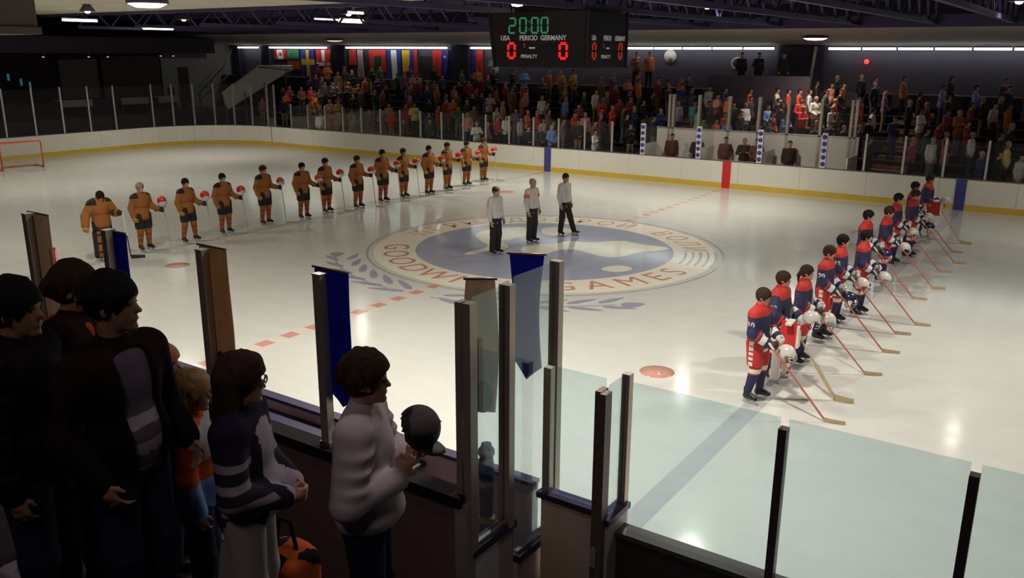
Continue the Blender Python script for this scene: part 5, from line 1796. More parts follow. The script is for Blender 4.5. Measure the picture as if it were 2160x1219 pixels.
for i, (x, y, k) in enumerate(USA):
    lab = {0: 'player in navy and red with brown hair, nearest of the navy line', 1: 'goalkeeper with red and white leg pads, second in the navy line', 2: 'player with a ponytail in navy and red, third in the navy line', 11: 'goalkeeper at the far end of the navy line by the boards'}.get(i, 'player in navy jersey and red pants, %s in the navy line' % ORDN[i])
    s = (0.985, 1.0, 0.955, 0.985, 0.99, 0.97, 1.0, 0.98, 1.0, 0.98, 0.99, 1.0)[i]
    rz = math.radians((-6, 4, 8, 0, 5, 2, -3, 4, 0, 3, 0, 4)[i])
    place_copy(up[k], k in used, x, y, 0, rz, s, lab, 'person', 'navy team lined up on the near blue line')
    used.add(k)
    M = TR(x, y, 0, rz, s)
    place('hockey_stick', st_uk if k == 'k' else st_u, ('broad goalkeeper stick of the %s player in the navy line' if k == 'k' else 'red shafted hockey stick slanting from the %s player of the navy line') % ORDN[i], 'hockey stick', M, 'sticks of the navy team')
    if k != 'k':
        hk = hm_n if i in (3, 6, 9) else hm_u
        place('hockey_helmet', hk, ('navy' if hk is hm_n else 'white') + ' caged helmet held at the waist by the %s navy player' % ORDN[i], 'helmet', M @ Matrix.Translation((0.45, 0.06, 0.90)) @ Matrix.Rotation(math.radians(15), 4, 'Y'), 'helmets of the navy team')
    else:
        place('hockey_helmet', hm_u, 'white goalkeeper mask held by the %s navy player' % ORDN[i], 'helmet', M @ Matrix.Translation((0.50, 0.10, 1.12)) @ Matrix.Rotation(math.radians(10), 4, 'Y'), 'helmets of the navy team')
        t = thing('blocker', 'red and white blocker on the arm of the %s navy player' % ORDN[i], 'blocker', (0, 0, 0), 0, 'goalkeeper blockers')
        t.matrix_basis = M
        o = mesh_obj('board', blocker, t)
        o.location, o.rotation_euler = (0.30, -0.50, 0.98), (0.1, 0.15, math.radians(90))
        for dz in (-0.21, 0.21):
            MB().box((0, 0, 0), (0.10, 0.31, 0.03)).build('edge', J_WHITE, t, loc=(0.30, -0.50, 0.98 + dz))
        MB().box((0, 0, 0), (0.04, 0.16, 0.36)).build('stripe', J_WHITE, t, loc=(0.44, -0.50, 0.98))
# numbers on the sleeves and backs of the nearest players (flat print on the cloth)
for i, txt in ((0, '10'), (1, '13'), (3, '20'), (4, '12')):
    x, y, k = USA[i]
    o = [p_ for p_ in bpy.data.objects if p_.get('label', '').startswith(('player', 'goalkeeper')) and abs(p_.location.x - x) < 1e-4 and abs(p_.location.y - y) < 1e-4][0]
    F_ = {'d': fd, 'e': fe, 'p': fp, 'k': fk}[k]
    c = F_.sh[-1] * 0.52 + F_.el[-1] * 0.48
    dv_ = (F_.el[-1] - F_.sh[-1])
    tilt = math.atan2(dv_[1], -dv_[2])
    b_ = 0.022 * (2.0 if k == 'k' else 1.0)
    M = Matrix.Translation((c[0], c[1] - 0.071 - b_, c[2])) @ Matrix.Rotation(-tilt, 4, 'X') @ Matrix.Rotation(math.radians(90), 4, 'X')
    text_obj('sleeve_number', txt, 0.12, J_WHITE, M, o, 0.004, 0.004)

# ------------------------------------------------------------------ officials at centre ice
REF_W = mat('referee_shirt', (0.66, 0.64, 0.62), 0.75, var=0.05)
REF_G = mat('referee_stripe', (0.50, 0.49, 0.49), 0.75)
REF_K = mat('referee_trousers', (0.013, 0.010, 0.011), 0.7)
ARMB = mat('armband_orange', (0.85, 0.16, 0.03), 0.6)


def official(f, hair, bald=False, band=False):
    root = empty('person')
    lift = np.array((0, 0, 0.065))
    for d in (f.sh, f.el, f.wr, f.hip, f.kn, f.an):
        for s in (1, -1):
            d[s] = d[s] + lift
    f.head, f.neck = f.head + lift, f.neck + lift
    lo, hi = f.bounds(0.15)
    g = Grow(lo, hi, 0.0125)
    f.grow_torso(g, -0.025)
    for s in (1, -1):
        f.grow_arm(g, s, -0.004)
        f.grow_hand(g, s, 0.5, 1.1)
    f.grow_legs(g, -0.025)
    f.grow_head(g)
    fig_part('body', g, SKIN, root)
    for s in (1, -1):
        o = MB().lathe([(0.0, -0.008), (0.008, 0.0), (0.0, 0.008)], 8).build('eye', EYE, root)
        o.location = f.hp((0.079, s * 0.033, 0.008))
    g = Grow(f.head - 0.18, f.head + 0.2, 0.010)
    f.grow_hair(g, 0.012, low=-0.05)
    if bald:
        g.ball(f.hp((0.03, 0, 0.12)), (0.10, 0.062, 0.085), 0.01, 's', R=rot(f.yaw, f.pitch))
    fig_part('hair', g, hair, root)
    g = Grow(lo, hi, 0.0155)
    f.grow_torso(g, 0.026, belly=0.02)
    for s in (1, -1):
        f.grow_arm(g, s, 0.022, to=0.86)
    ax = g.ax
    XX, YY = np.meshgrid(ax[0], ax[1], indexing='ij')
    core = (np.sqrt((XX / 0.2) ** 2 + (YY / 0.235) ** 2) - 1)[:, :, None] < 0
    d = (0.955 + 0.065 - ax[2])[None, None, :]
    g.F = np.where(core, np.maximum(g.F, np.broadcast_to(d, g.F.shape)), g.F).astype(np.float32)
    fig_part('striped_shirt', g, [REF_W, REF_G], root, lambda x, y, z: ((np.abs(y) * 11 + 0.2) % 1 < 0.30).astype(int))
    g = Grow(lo, hi, 0.0155)
    for s in (1, -1):
        g.cone(f.hip[s], f.kn[s], 0.105, 0.088, 0.04)
        g.cone(f.kn[s], f.an[s], 0.088, 0.078, 0.04)
    g.ball((-0.005, 0, 0.96 + 0.065), (0.130, 0.165, 0.13), 0.05)
    g.below(1.03 + 0.065).above(0.12)
    fig_part('trousers', g, REF_K, root)
    for s in (1, -1):
        a = f.an[s]
        g = Grow(a - np.array((0.14, 0.10, 0.14)), a + np.array((0.24, 0.10, 0.12)), 0.014)
        g.cone(a + np.array((-0.015, 0, 0.06)), a, 0.055, 0.055, 0.02)
        g.cone(a + np.array((-0.035, 0, -0.035)), a + np.array((0.15, s * 0.03, -0.045)), 0.045, 0.036, 0.03)
        sk = fig_part('skate', g, SKATE, root)
        MB().bar((a[0] - 0.09, a[1], 0.022), (a[0] + 0.18, a[1] + s * 0.02, 0.022), 0.008, 0.040).bar((a[0] - 0.04, a[1], 0.03), (a[0] - 0.04, a[1], 0.10), 0.03, 0.05).bar((a[0] + 0.10, a[1], 0.03), (a[0] + 0.10, a[1], 0.10), 0.03, 0.05).build('blade', BLADE, sk)
    if band:
        for s in (-1, 1):
            c = f.sh[s] * 0.55 + f.el[s] * 0.45
            dd = (f.el[s] - f.sh[s]) / np.linalg.norm(f.el[s] - f.sh[s])
            MB().tube([c - dd * 0.05, c + dd * 0.05], 0.086, 14).build('armband', ARMB, root)
    return root


f1, f2, f3 = Fig(), Fig(), Fig()
for f in (f1, f2):
    f.wr = {1: V3(0.03, 0.27, 0.90), -1: V3(0.08, -0.26, 0.89)}
f3.kn = {1: V3(0.08, 0.16, 0.51), -1: V3(0.0, -0.10, 0.51)}
f3.an = {1: V3(0.16, 0.26, 0.09), -1: V3(-0.05, -0.12, 0.09)}
f1.yaw = 0.1
for f, hair, bald, band, x, y, lab in ((f1, HAIR_BRN, True, False, -0.70, -1.70, 'linesman in pale shirt with thinning hair, nearest of the three officials'),
                                       (f2, HAIR_GRY, True, True, -0.72, 0.12, 'referee with orange armbands between the two linesmen'),
                                       (f3, HAIR_BRN, False, False, -0.50, 1.55, 'dark haired linesman standing with legs apart beside the referee')):
    o = official(f, hair, bald, band)
    o.location = (x, y, 0)
    o.rotation_euler = (0, 0, math.radians(-8))
    tag(o, lab, 'person', 'officials at centre ice')
# ------------------------------------------------------------------ spectators in the far stand
TOPS = dict(orange=(0.62, 0.16, 0.03), red=(0.45, 0.03, 0.03), scarlet=(0.72, 0.06, 0.03), maroon=(0.20, 0.03, 0.035), rust=(0.34, 0.10, 0.035), brown=(0.16, 0.08, 0.045), ochre=(0.38, 0.22, 0.06),
            yellow=(0.62, 0.50, 0.16), cream=(0.68, 0.62, 0.50), white=(0.74, 0.74, 0.72), ice=(0.62, 0.74, 0.74), grey=(0.38, 0.35, 0.35), blue=(0.12, 0.24, 0.50), teal=(0.06, 0.30, 0.34), navy=(0.025, 0.03, 0.12),
            lilac=(0.46, 0.36, 0.48), lavender=(0.22, 0.20, 0.50), plum=(0.16, 0.09, 0.16), rose=(0.52, 0.22, 0.24), black=(0.014, 0.012, 0.014), charcoal=(0.05, 0.045, 0.05), forest=(0.03, 0.07, 0.04))
TOPM = {k: mat('top_' + k, tuple(min(0.85, v * 1.5) for v in c), 0.8, var=0.12, scale=6) for k, c in TOPS.items()}
BOT = [mat('legs_denim', (0.035, 0.05, 0.13), 0.8), mat('legs_black', (0.014, 0.012, 0.014), 0.8), mat('legs_grey', (0.20, 0.18, 0.19), 0.8), mat('legs_tan', (0.25, 0.18, 0.10), 0.8)]
HAIRS = [HAIR_BLK, HAIR_BRN, HAIR_BRN, HAIR_BLD, HAIR_GRY]
SLOT = [mat('slot_skin', (0.5, 0.3, 0.2)), mat('slot_top', (0.5, 0.5, 0.5)), mat('slot_legs', (0.1, 0.1, 0.1)), mat('slot_hair', (0.05, 0.03, 0.02))]


def spectator_mesh(f, cell=0.028, coat=0.80, longhair=False):
    lo, hi = f.bounds(0.12)
    g = Grow(lo, hi, cell)
    f.grow_torso(g, 0.028, belly=0.015)
    for s in (1, -1):
        f.grow_arm(g, s, 0.018)
        w = f.wr[s]
        d = f.hand_dir.get(s, w - f.el[s])
        d = np.array(d) / np.linalg.norm(d)
        g.cone(w, w + d * 0.11, 0.036, 0.030, 0.02)
        g.cone(f.an[s] + np.array((-0.03, 0, -0.045)), f.an[s] + np.array((0.15, s * 0.02, -0.055)), 0.045, 0.036, 0.03)
    f.grow_legs(g, 0.018)
    f.grow_head(g, False)
    g.ball(f.hp((-0.016, 0, 0.045)), (0.110, 0.088, 0.100), 0.01)
    g.cone(f.hp((0.085, 0, -0.01)), f.hp((0.105, 0, -0.03)), 0.012, 0.014, 0.015)
    if longhair:
        g.cone(f.hp((-0.06, 0, 0.0)), f.hp((-0.075, 0, -0.20)), 0.085, 0.07, 0.03)
    hz, hx = f.head[2], f.head[0]

    def pick(x, y, z):
        out = np.full(len(x), 2)
        out[z > coat] = 1
        P = np.stack([x, y, z], 1)
        for s in (1, -1):
            w = f.wr[s]
            near = ((P - w) ** 2).sum(1) < 0.20 ** 2
            out[near & (z > 0.80)] = 1
            d = np.array(f.hand_dir.get(s, w - f.el[s]), float)
            d /= np.linalg.norm(d)
            a = (P - w) @ d
            out[near & (a > -0.005) & (((P - w - np.outer(a, d)) ** 2).sum(1) < 0.06 ** 2)] = 0
            arm = (np.abs(y) > 0.19) & (z > 0.7)
            out[arm & (out == 2)] = 1
        out[z > f.neck[2] + 0.01] = 0
        hair = (z > hz + 0.055) | ((x < hx - 0.015) & (z > hz - 0.07))
        if longhair:
            hair |= (x < hx - 0.02) & (z > hz - 0.27) & (np.abs(y) < 0.095) & (x < -0.06 + hx)
        out[hair & (z > (f.neck[2] if not longhair else 1.2))] = 3
        return out
    return g.mesh('spectator', SLOT, pick)


def pose(k):
    f = Fig()
    if k == 1:      # hand on heart
        f.el[-1], f.wr[-1] = V3(0.04, -0.29, 1.17), V3(0.19, -0.03, 1.27)
        f.hand_dir = {-1: V3(0.1, 0.9, 0.3)}
    elif k == 2:    # hands clasped in front
        for s in (1, -1):
            f.el[s], f.wr[s] = V3(0.02, s * 0.27, 1.14), V3(0.20, s * 0.09, 0.98)
            f.hand_dir[s] = V3(0.4, -s * 0.8, -0.2)
    elif k == 3:    # arms folded
        for s in (1, -1):
            f.el[s], f.wr[s] = V3(0.06, s * 0.29, 1.18), V3(0.20, -s * 0.02, 1.20)
            f.hand_dir[s] = V3(0.0, -s, 0.1)
        f.yaw = 0.3
    elif k == 4:    # one hand in pocket, head turned
        f.el[1], f.wr[1] = V3(-0.09, 0.30, 1.17), V3(0.03, 0.22, 0.98)
        f.yaw = -0.3
    return f


SPEC = [spectator_mesh(pose(0)), spectator_mesh(pose(1)), spectator_mesh(pose(2), longhair=True), spectator_mesh(pose(3)), spectator_mesh(pose(4)), spectator_mesh(pose(2))]
NUMW = 'first second third fourth fifth sixth seventh eighth ninth tenth eleventh twelfth thirteenth fourteenth fifteenth sixteenth seventeenth eighteenth nineteenth'.split()
TENW = {20: 'twent', 30: 'thirt', 40: 'fort', 50: 'fift'}


def ordinal(n):
    if n < 20:
        return NUMW[n - 1]
    t, u = n // 10 * 10, n % 10
    return TENW[t] + ('ieth' if u == 0 else 'y-' + NUMW[u - 1])


def spectator(x, y, z, top, rz, s, label, group, mesh, bottom=None, hair=None):
    o = mesh_obj('person', mesh, None, loc=(x, y, z))
    o.rotation_euler = (0, 0, rz)
    o.scale = (s * 1.02, s * 1.06, s)
    for i, m in enumerate((SKIN if random.random() < 0.7 else SKIN_D, top, bottom or random.choice(BOT), hair or random.choice(HAIRS))):
        o.material_slots[i].link = 'OBJECT'
        o.material_slots[i].material = m
    return tag(o, label, 'person', group)


seat = {}
for (x, r, c, s) in CROWD:
    seat[r] = seat.get(r, 0) + 1
    y, z = ROWS[r]
    lab = 'spectator in %s top, %s row of the far stand, %s from its left end' % (c if c != 'ice' else 'pale blue', ordinal(r + 1), ordinal(seat[r]))
    spectator(x, y - 0.12 + random.uniform(-0.05, 0.05), z, TOPM[c], math.radians(random.uniform(-38, 22)), 0.955 * s * random.uniform(0.96, 1.03), lab, 'spectators standing in the far stand', random.choice(SPEC))
# on the concourse at the back
for i, (x, y, z, c, lab) in enumerate(((-2.45, 21.0, 3.55, 'black', 'dark figure on the upper walkway, left of two against the lit wall'), (-1.62, 21.0, 3.55, 'black', 'dark figure on the upper walkway, right of two against the lit wall'),
                                       (-0.50, 21.2, 3.55, 'black', 'dark figure on the upper walkway in front of the wide column'), (-8.5, 22.0, 3.55, 'brown', 'figure in brown at the back wall, right of the scoreboard'),
                                       (-7.75, 22.0, 3.55, 'rust', 'figure in rust brown at the back wall, beside the round sign'), (-17.7, 22.0, 3.3, 'grey', 'figure in grey at the back wall, left of the scoreboard'))):
    spectator(x, y, z, TOPM[c], math.radians(-40), 0.98, lab, 'people along the back wall', SPEC[i % 2], BOT[1], HAIR_BLK)
# officials in the timekeepers' box
BLZ = mat('blazer_maroon', (0.14, 0.045, 0.04), 0.8)
BLD = mat('blazer_dark', (0.05, 0.025, 0.022), 0.8)
for x, zz, m, lab, k in ((-2.95, 0.25, BLZ, 'official in maroon jacket, first from the left in the white box', 0), (-1.78, 0.30, BLD, 'official in dark brown jacket behind a blue dotted post', 2), (-0.55, 0.30, BLZ, 'official in open maroon jacket over a white shirt', 4),
                         (0.25, 0.14, BLD, 'grey haired official in dark suit leaning at the counter', 3), (0.78, 0.22, BLZ, 'official in brown jacket beside the dark suited one', 5), (2.10, 0.28, BLD, 'official in dark brown jacket alone in the right compartment', 0)):
    spectator(x, 14.56, 0.14 + 0.0 * zz, m, math.radians(-55), 1.0, lab, 'officials in the timekeepers box', SPEC[k] if k != 2 else SPEC[5], BOT[1], HAIR_GRY if 'grey' in lab else HAIR_BRN)
# ------------------------------------------------------------------ onlookers in front, seen from behind and the side
CL = lambda n, c, **k: mat(n, c, 0.9, spec=0.15, **k)
SWEAT = CL('sweatshirt_pale', (0.62, 0.54, 0.56), var=0.12, scale=9, bump=0.3)
DENIM = CL('jeans_dark', (0.020, 0.022, 0.060), var=0.2)
JKT = CL('jacket_dark', (0.009, 0.005, 0.008), var=0.3)
JKT2 = CL('jacket_brown', (0.022, 0.008, 0.006), var=0.3)
TEE = CL('tee_grey', (0.13, 0.11, 0.16), var=0.2)
STRW = CL('stripe_white', (0.42, 0.38, 0.44), var=0.1)
KNIT = CL('knit_navy', (0.020, 0.015, 0.040), var=0.2)
PANTW = CL('trousers_white', (0.48, 0.42, 0.40), var=0.1)
SCARF = CL('scarf_orange', (0.55, 0.10, 0.025), var=0.3, scale=12)
PINK = CL('pink_pack', (0.50, 0.04, 0.09), var=0.1)
HAIR_AUB = mat('hair_auburn', (0.050, 0.022, 0.014), 0.75, spec=0.2, var=0.3, bump=0.6, scale=50, stretch=(1, 1, 0.15))
CAPK = mat('cap_black', (0.016, 0.013, 0.014), 0.55, var=0.2)


def shoes(f, root, m):
    for s in (1, -1):
        a = f.an[s]
        g = Grow(a - np.array((0.14, 0.1, 0.12)), a + np.array((0.24, 0.1, 0.1)), 0.014)
        g.cone(a + np.array((-0.04, 0, -0.045)), a + np.array((0.15, s * 0.02, -0.055)), 0.045, 0.036, 0.03)
        g.cone(a, a + np.array((0, 0, -0.03)), 0.048, 0.05, 0.02)
        fig_part('shoe', g, m, root)


def body_of(f, root, hands=True, curl=0.6, skin=SKIN):
    lo, hi = f.bounds(0.14)
    g = Grow(lo, hi, 0.0105)
    f.grow_torso(g, -0.012)
    for s in (1, -1):
        f.grow_arm(g, s, -0.004)
        f.grow_hand(g, s, curl)
    f.grow_legs(g, -0.01)
    f.grow_head(g)
    fig_part('body', g, skin, root)
    for s in (1, -1):
        o = MB().lathe([(0.0, -0.009), (0.009, 0.0), (0.0, 0.009)], 10).build('eye', EYE, root)
        o.location = f.hp((0.079, s * 0.033, 0.008))
    return lo, hi


def top_of(f, root, lo, hi, name, mats, pick=None, e=0.034, arm=0.030, hem=0.86, to=0.93, belly=0.02, neck=True, cell=0.0125, folds=0.0, opening=None):
    g = Grow(lo, hi, cell)
    f.grow_torso(g, e, belly=belly)
    for s in (1, -1):
        f.grow_arm(g, s, arm, to=to)
        if folds:
            for t in (0.25, 0.5, 0.75):
                c = f.sh[s] + (f.el[s] - f.sh[s]) * t
                g.ball(c + np.array((0.02, 0, 0)), (0.055 + arm, 0.050 + arm, 0.030), 0.03)
    if neck:
        g.cone(f.neck + np.array((0, 0, -0.03)), f.neck + np.array((0.01, 0, 0.035)), 0.068, 0.060, 0.03)
    if folds:       # the cloth bags over the waistband and creases down the side
        g.ball((0.02, 0, hem + 0.07), (0.155 + e * 0.6, 0.185 + e * 0.6, 0.075), 0.05)
        for a in range(9):
            t = a * 0.75
            g.cone((0.15 * math.cos(t), 0.19 * math.sin(t), hem + 0.08), (0.13 * math.cos(t + 0.2), 0.17 * math.sin(t + 0.2), 1.22), 0.018, 0.010, 0.03)
    ax = g.ax
    XX, YY = np.meshgrid(ax[0], ax[1], indexing='ij')
    core = (np.sqrt((XX / 0.27) ** 2 + (YY / 0.235) ** 2) - 1)[:, :, None] < 0
    d = (hem - ax[2])[None, None, :]
    low = np.broadcast_to((ax[2] < hem)[None, None, :], g.F.shape)
    g.F = np.where(core | (low & (np.broadcast_to((np.abs(YY) < 0.21)[:, :, None], g.F.shape))), np.maximum(g.F, np.broadcast_to(d, g.F.shape)), g.F).astype(np.float32)
    if opening:
        g.box((0.24, 0, opening[0]), (0.16, opening[2], opening[1]), 0.01, 0.01, 's')
    return fig_part(name, g, mats, root, pick)


def legs_of(f, root, lo, hi, m, e=0.026):
    g = Grow(lo, hi, 0.015)
    f.grow_legs(g, e, ankle=0.07)
    g.ball((-0.005, 0, 0.95), (0.130, 0.170, 0.13), 0.05)
    g.below(1.02).above(0.06)
    fig_part('trousers', g, m, root)


def hair_of(f, root, m, thick=0.022, low=-0.05, full=1.06, extra=None, fringe=0.06):
    g = Grow(f.head - 0.45, f.head + 0.24, 0.010)
    f.grow_hair(g, thick, low=low, full=full, fringe=fringe)
    if extra:
        extra(g)
    rr = random.Random(int(thick * 1e4) + int(full * 1e3))
    for _ in range(90):         # loose locks that break the outline
        a, e_ = rr.uniform(-math.pi, math.pi), rr.uniform(-0.15, 1.35)
        q = np.array((math.cos(a) * math.cos(e_), math.sin(a) * math.cos(e_), math.sin(e_)))
        if q[0] > 0.35 and q[2] < 0.75:
            continue
        rad = np.array(((0.098 + thick) * full, (0.076 + thick) * full, (0.092 + thick) * full))
        b0 = np.array((-0.014, 0, 0.040)) + q * rad * 0.96
        dn = np.array((q[0] * 0.3 - 0.1, q[1] * 0.3, -0.5 - 0.5 * (1 - q[2])))
        dn /= np.linalg.norm(dn)
        b1 = b0 + dn * rr.uniform(0.025, 0.055) + q * rr.uniform(0.0, 0.008)
        if b1[2] < low - 0.02:
            continue
        g.cone(f.hp(b0), f.hp(b1), rr.uniform(0.010, 0.016), 0.006, 0.008)
    return fig_part('hair', g, m, root)


def onlooker(loc, rz, s, label):
    root = empty('person', loc, rz)
    root.scale = (s, s, s)
    return tag(root, label, 'person', 'onlookers at the near barrier')


FACE = math.radians(34)
# the boy in the pale sweatshirt
f = Fig()
f.yaw = 0.05
f.el = {1: V3(0.04, 0.29, 1.16), -1: V3(-0.03, -0.28, 1.13)}
f.wr = {1: V3(0.22, 0.09, 1.22), -1: V3(0.20, -0.12, 1.20)}
f.hand_dir = {1: V3(0.3, -0.5, 0.75), -1: V3(0.30, 0.25, 0.9)}
r = onlooker((9.66, -17.35, 2.2), FACE - 0.05, 0.955, 'boy in pale grey sweatshirt holding a black cap to his chest')
lo, hi = body_of(f, r, curl=0.9)
hair_of(f, r, HAIR_BRN, 0.026, -0.045, 1.07, fringe=0.075)
top_of(f, r, lo, hi, 'sweatshirt', SWEAT, e=0.036, arm=0.034, hem=0.90, folds=1.0)
legs_of(f, r, lo, hi, DENIM)
shoes(f, r, SKATE)
cap = thing('cap', 'black cap held against the chest of the boy', 'cap', (9.66, -17.35, 2.2), FACE - 0.05)
g = Grow((0.15, -0.28, 1.18), (0.52, 0.2, 1.55), 0.011)
g.ball((0.275, -0.05, 1.375), (0.105, 0.105, 0.110), 0.0)
g.ball((0.215, -0.05, 1.345), (0.085, 0.085, 0.095), 0.0, 's')
fig_part('crown', g, [CAPK, mat('cap_panel_grey', (0.10, 0.085, 0.085), 0.85)], cap, lambda x, y, z: np.where((z > 1.385) & (y < -0.02) & (x > 0.25), 1, 0))
g = Grow((0.15, -0.28, 1.05), (0.52, 0.2, 1.5), 0.010)
g.ball((0.315, -0.05, 1.285), (0.095, 0.085, 0.016), 0.0, R=rot(0.0, 0.35))
fig_part('peak', g, CAPK, cap)
MB().lathe([(0.0, 0.01), (0.012, 0.0)], 8).build('button', CAPK, cap, loc=(0.372, -0.05, 1.41))

# the woman with long hair
def striped_knit():
    m = bpy.data.materials.new('knit_striped')
    m.use_nodes = True
    nt = m.node_tree
    bs = nt.nodes['Principled BSDF']
    bs.inputs['Roughness'].default_value = 0.9
    tc = nt.nodes.new('ShaderNodeTexCoord')
    wv = nt.nodes.new('ShaderNodeTexWave')
    wv.bands_direction = 'Z'
    wv.inputs['Scale'].default_value = 3.0
    wv.inputs['Distortion'].default_value = 1.6
    wv.inputs['Detail Scale'].default_value = 1.2
    rp = nt.nodes.new('ShaderNodeValToRGB')
    rp.color_ramp.elements[0].position, rp.color_ramp.elements[0].color = 0.55, (0.016, 0.012, 0.034, 1)
    rp.color_ramp.elements[1].position, rp.color_ramp.elements[1].color = 0.72, (0.34, 0.30, 0.36, 1)
    nt.links.new(tc.outputs['Object'], wv.inputs['Vector'])
    nt.links.new(wv.outputs['Fac'], rp.inputs[0])
    nt.links.new(rp.outputs[0], bs.inputs['Base Color'])
    return m


f = Fig()
f.yaw = 0.0
for s in (1, -1):
    f.el[s], f.wr[s] = V3(0.02, s * 0.26, 1.13), V3(0.24, s * 0.07, 1.04)
    f.hand_dir[s] = V3(0.75, -s * 0.5, -0.15)
r = onlooker((9.10, -17.62, 2.2), FACE, 0.925, 'woman with long auburn hair in a dark sweater with pale stripes')
lo, hi = body_of(f, r, curl=0.8)


def long_hair(g):
    for y in (-0.05, 0.0, 0.05):
        g.cone(f.hp((-0.075, y, 0.02)), f.hp((-0.105, y * 1.5, -0.34)), 0.070, 0.045, 0.04)
    for s in (1, -1):
        g.cone(f.hp((-0.02, s * 0.085, 0.02)), f.hp((-0.05, s * 0.115, -0.26)), 0.035, 0.030, 0.03)
    g.ball(f.hp((0.055, 0, 0.115)), (0.045, 0.07, 0.04), 0.03)


hair_of(f, r, HAIR_AUB, 0.028, -0.05, 1.08, long_hair)
b = MB().tube([f.hp((0.09, -0.075, 0.01)), f.hp((0.108, -0.05, 0.01)), f.hp((0.112, 0, 0.014)), f.hp((0.108, 0.05, 0.01)), f.hp((0.09, 0.075, 0.01))], 0.004, 6)
for s in (1, -1):
    b.tube([f.hp((0.108 + 0.0, s * (0.034 + 0.024 * math.cos(a)), 0.002 + 0.02 * math.sin(a))) for a in [k * math.pi / 6 for k in range(13)]], 0.004, 6)
    b.tube([f.hp((0.09, s * 0.075, 0.01)), f.hp((-0.005, s * 0.088, 0.012))], 0.003, 6)
gl_ = b.build('glasses', SKATE, r)
stripes = lambda x, y, z: np.where((np.abs(y) > 0.165) & (z < 1.38), 2, np.where((x > 0.105) & (np.abs(y) < 0.10), 1, 0))
top_of(f, r, lo, hi, 'sweater', [KNIT, STRW, striped_knit()], stripes, e=0.040, arm=0.036, hem=0.84, belly=0.025)
legs_of(f, r, lo, hi, PANTW, 0.03)
shoes(f, r, SKATE)

# the tall man in the open jacket
f = Fig()
f.yaw = 0.40
f.sh = {1: V3(-0.01, 0.195, 1.405), -1: V3(-0.01, -0.195, 1.405)}
f.el = {1: V3(-0.05, 0.28, 1.14), -1: V3(-0.05, -0.29, 1.16)}
f.wr = {1: V3(0.10, 0.27, 0.93), -1: V3(0.12, -0.25, 0.94)}
r = onlooker((8.99, -18.15, 2.6), FACE - 0.40, 0.985, 'tall dark haired man in an open dark jacket over a grey shirt')
lo, hi = body_of(f, r, skin=SKIN_D)
hair_of(f, r, HAIR_BLK, 0.018, -0.035, 1.03)
top_of(f, r, lo, hi, 'shirt', [TEE, STRW], lambda x, y, z: np.where((z < 1.22) & ((z * 8) % 1 < 0.45), 1, 0), e=0.010, arm=0.012, hem=0.90, to=0.5, neck=False)
j = top_of(f, r, lo, hi, 'jacket', [JKT, JKT2], lambda x, y, z: np.where((z > 1.36) | (np.abs(x) < 0.03), 1, 0), e=0.036, arm=0.030, hem=0.78, opening=(1.22, 0.42, 0.075))
legs_of(f, r, lo, hi, DENIM)
shoes(f, r, SKATE)

# the man at the left edge
f = Fig()
f.yaw = -0.05
r = onlooker((8.67, -18.40, 2.6), FACE, 0.97, 'man in a dark jacket at the left edge')
lo, hi = body_of(f, r, skin=SKIN_D)
hair_of(f, r, HAIR_BLK, 0.020, -0.04, 1.04)
top_of(f, r, lo, hi, 'jacket', [JKT, KNIT], lambda x, y, z: np.where((np.abs(y) > 0.2) & ((z * 6) % 1 < 0.12), 1, 0), e=0.040, arm=0.034, hem=0.80)
legs_of(f, r, lo, hi, DENIM)
shoes(f, r, SKATE)

# the one with tied hair and an orange scarf
f = Fig()
f.yaw, f.pitch = 0.2, 0.1
r = onlooker((8.27, -17.93, 2.6), FACE, 0.925, 'person with hair tied in a bun and an orange scarf')
lo, hi = body_of(f, r)
hair_of(f, r, HAIR_AUB, 0.024, -0.05, 1.06, lambda g: g.ball(f.hp((-0.13, 0, 0.0)), (0.05, 0.05, 0.055), 0.03))
top_of(f, r, lo, hi, 'coat', JKT2, e=0.050, arm=0.044, hem=0.62)
g = Grow(f.neck - 0.3, f.neck + 0.2, 0.0125)
g.cone(f.neck + V3(0.06, 0.07, -0.03), f.neck + V3(0.06, -0.07, -0.03), 0.045, 0.045, 0.03)
g.cone(f.neck + V3(-0.06, 0.06, -0.01), f.neck + V3(-0.06, -0.06, -0.01), 0.04, 0.04, 0.05)
for s in (1, -1):
    g.cone(f.neck + V3(0.06, s * 0.07, -0.03), f.neck + V3(-0.06, s * 0.06, -0.01), 0.042, 0.04, 0.03)
    g.cone(f.neck + V3(0.10, s * 0.045, -0.05), f.neck + V3(0.165, s * 0.05, -0.27), 0.040, 0.035, 0.03)
fig_part('scarf', g, SCARF, r)
legs_of(f, r, lo, hi, DENIM)
shoes(f, r, SKATE)

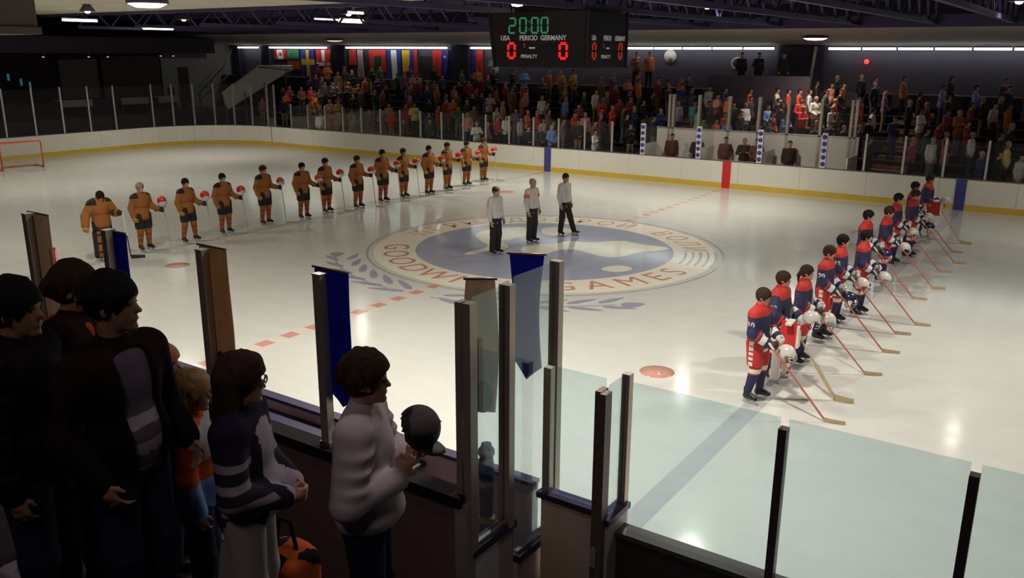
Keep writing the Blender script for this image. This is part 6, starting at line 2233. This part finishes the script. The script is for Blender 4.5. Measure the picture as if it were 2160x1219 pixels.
# the blond child
f = Fig()
f.head = V3(0.035, 0, 1.655)
r = onlooker((8.58, -17.55, 2.2), FACE + 0.2, 0.80, 'blond child with a bright patterned jacket beside the woman')
lo, hi = body_of(f, r)
hair_of(f, r, HAIR_BLD, 0.034, -0.07, 1.14)
top_of(f, r, lo, hi, 'jacket', [SCARF, STRW, TOPM['blue']], lambda x, y, z: np.where(z < 1.12, 2, np.where((x > 0.08) & (z > 1.25), 1, np.where((z * 14) % 1 < 0.4, 0, 0))), e=0.042, arm=0.038, hem=0.84)
g = Grow((-0.42, -0.3, 1.0), (0.1, 0.3, 1.6), 0.014)
g.box((-0.24, 0, 1.26), (0.055, 0.12, 0.14), 0.04)
pk = fig_part('backpack', g, PINK, r)
legs_of(f, r, lo, hi, DENIM)
shoes(f, r, SKATE)

# a smaller child past the tall man's shoulder, only the crown of the head shows
f = Fig()
r = onlooker((8.02, -17.33, 2.2), FACE, 0.79, 'small child with reddish cap half hidden past the shoulder of the tall man')
lo, hi = body_of(f, r)
g = Grow(f.head - 0.2, f.head + 0.22, 0.012)
f.grow_hair(g, 0.024, low=-0.02, full=1.05)
fig_part('cap', g, mat('cap_salmon', (0.60, 0.22, 0.12), 0.8), r)
top_of(f, r, lo, hi, 'coat', JKT, e=0.045, arm=0.04, hem=0.7)
legs_of(f, r, lo, hi, DENIM)
shoes(f, r, SKATE)

# bag at their feet
t = thing('bag', 'orange patterned bag hanging at the knees of the woman', 'bag', (8.95, -17.28, 2.2))
g = Grow((-0.3, -0.3, -0.05), (0.3, 0.3, 0.75), 0.016)
g.box((0, 0, 0.20), (0.11, 0.08, 0.14), 0.05).ball((0.02, 0.02, 0.36), (0.13, 0.10, 0.08), 0.05)
fig_part('sack', g, [SCARF, JKT], t, lambda x, y, z: np.where(np.sin(x * 30) * np.sin(z * 26 + y * 20) > 0.25, 1, 0))
MB().tube([(-0.08, 0, 0.40), (-0.04, 0, 0.58), (0.05, 0, 0.58), (0.09, 0, 0.40)], 0.012, 8).build('handle', JKT, t)
t = thing('jacket', 'pale jacket lying folded on the dark step in the bottom left corner', 'jacket', (8.30, -18.28, 2.6))
g = Grow((-0.35, -0.3, -0.03), (0.35, 0.3, 0.4), 0.018)
g.box((0, 0, 0.09), (0.16, 0.10, 0.06), 0.03).box((0.06, 0.02, 0.19), (0.10, 0.08, 0.03), 0.03, 0.03).cone((-0.15, 0.08, 0.12), (-0.24, 0.14, 0.03), 0.05, 0.04, 0.04)
fig_part('cloth', g, STRW, t)
MB().tube([(0.16, -0.06, 0.22), (0.22, 0.0, 0.16), (0.2, 0.08, 0.2)], 0.018, 8).build('collar', TEE, t)
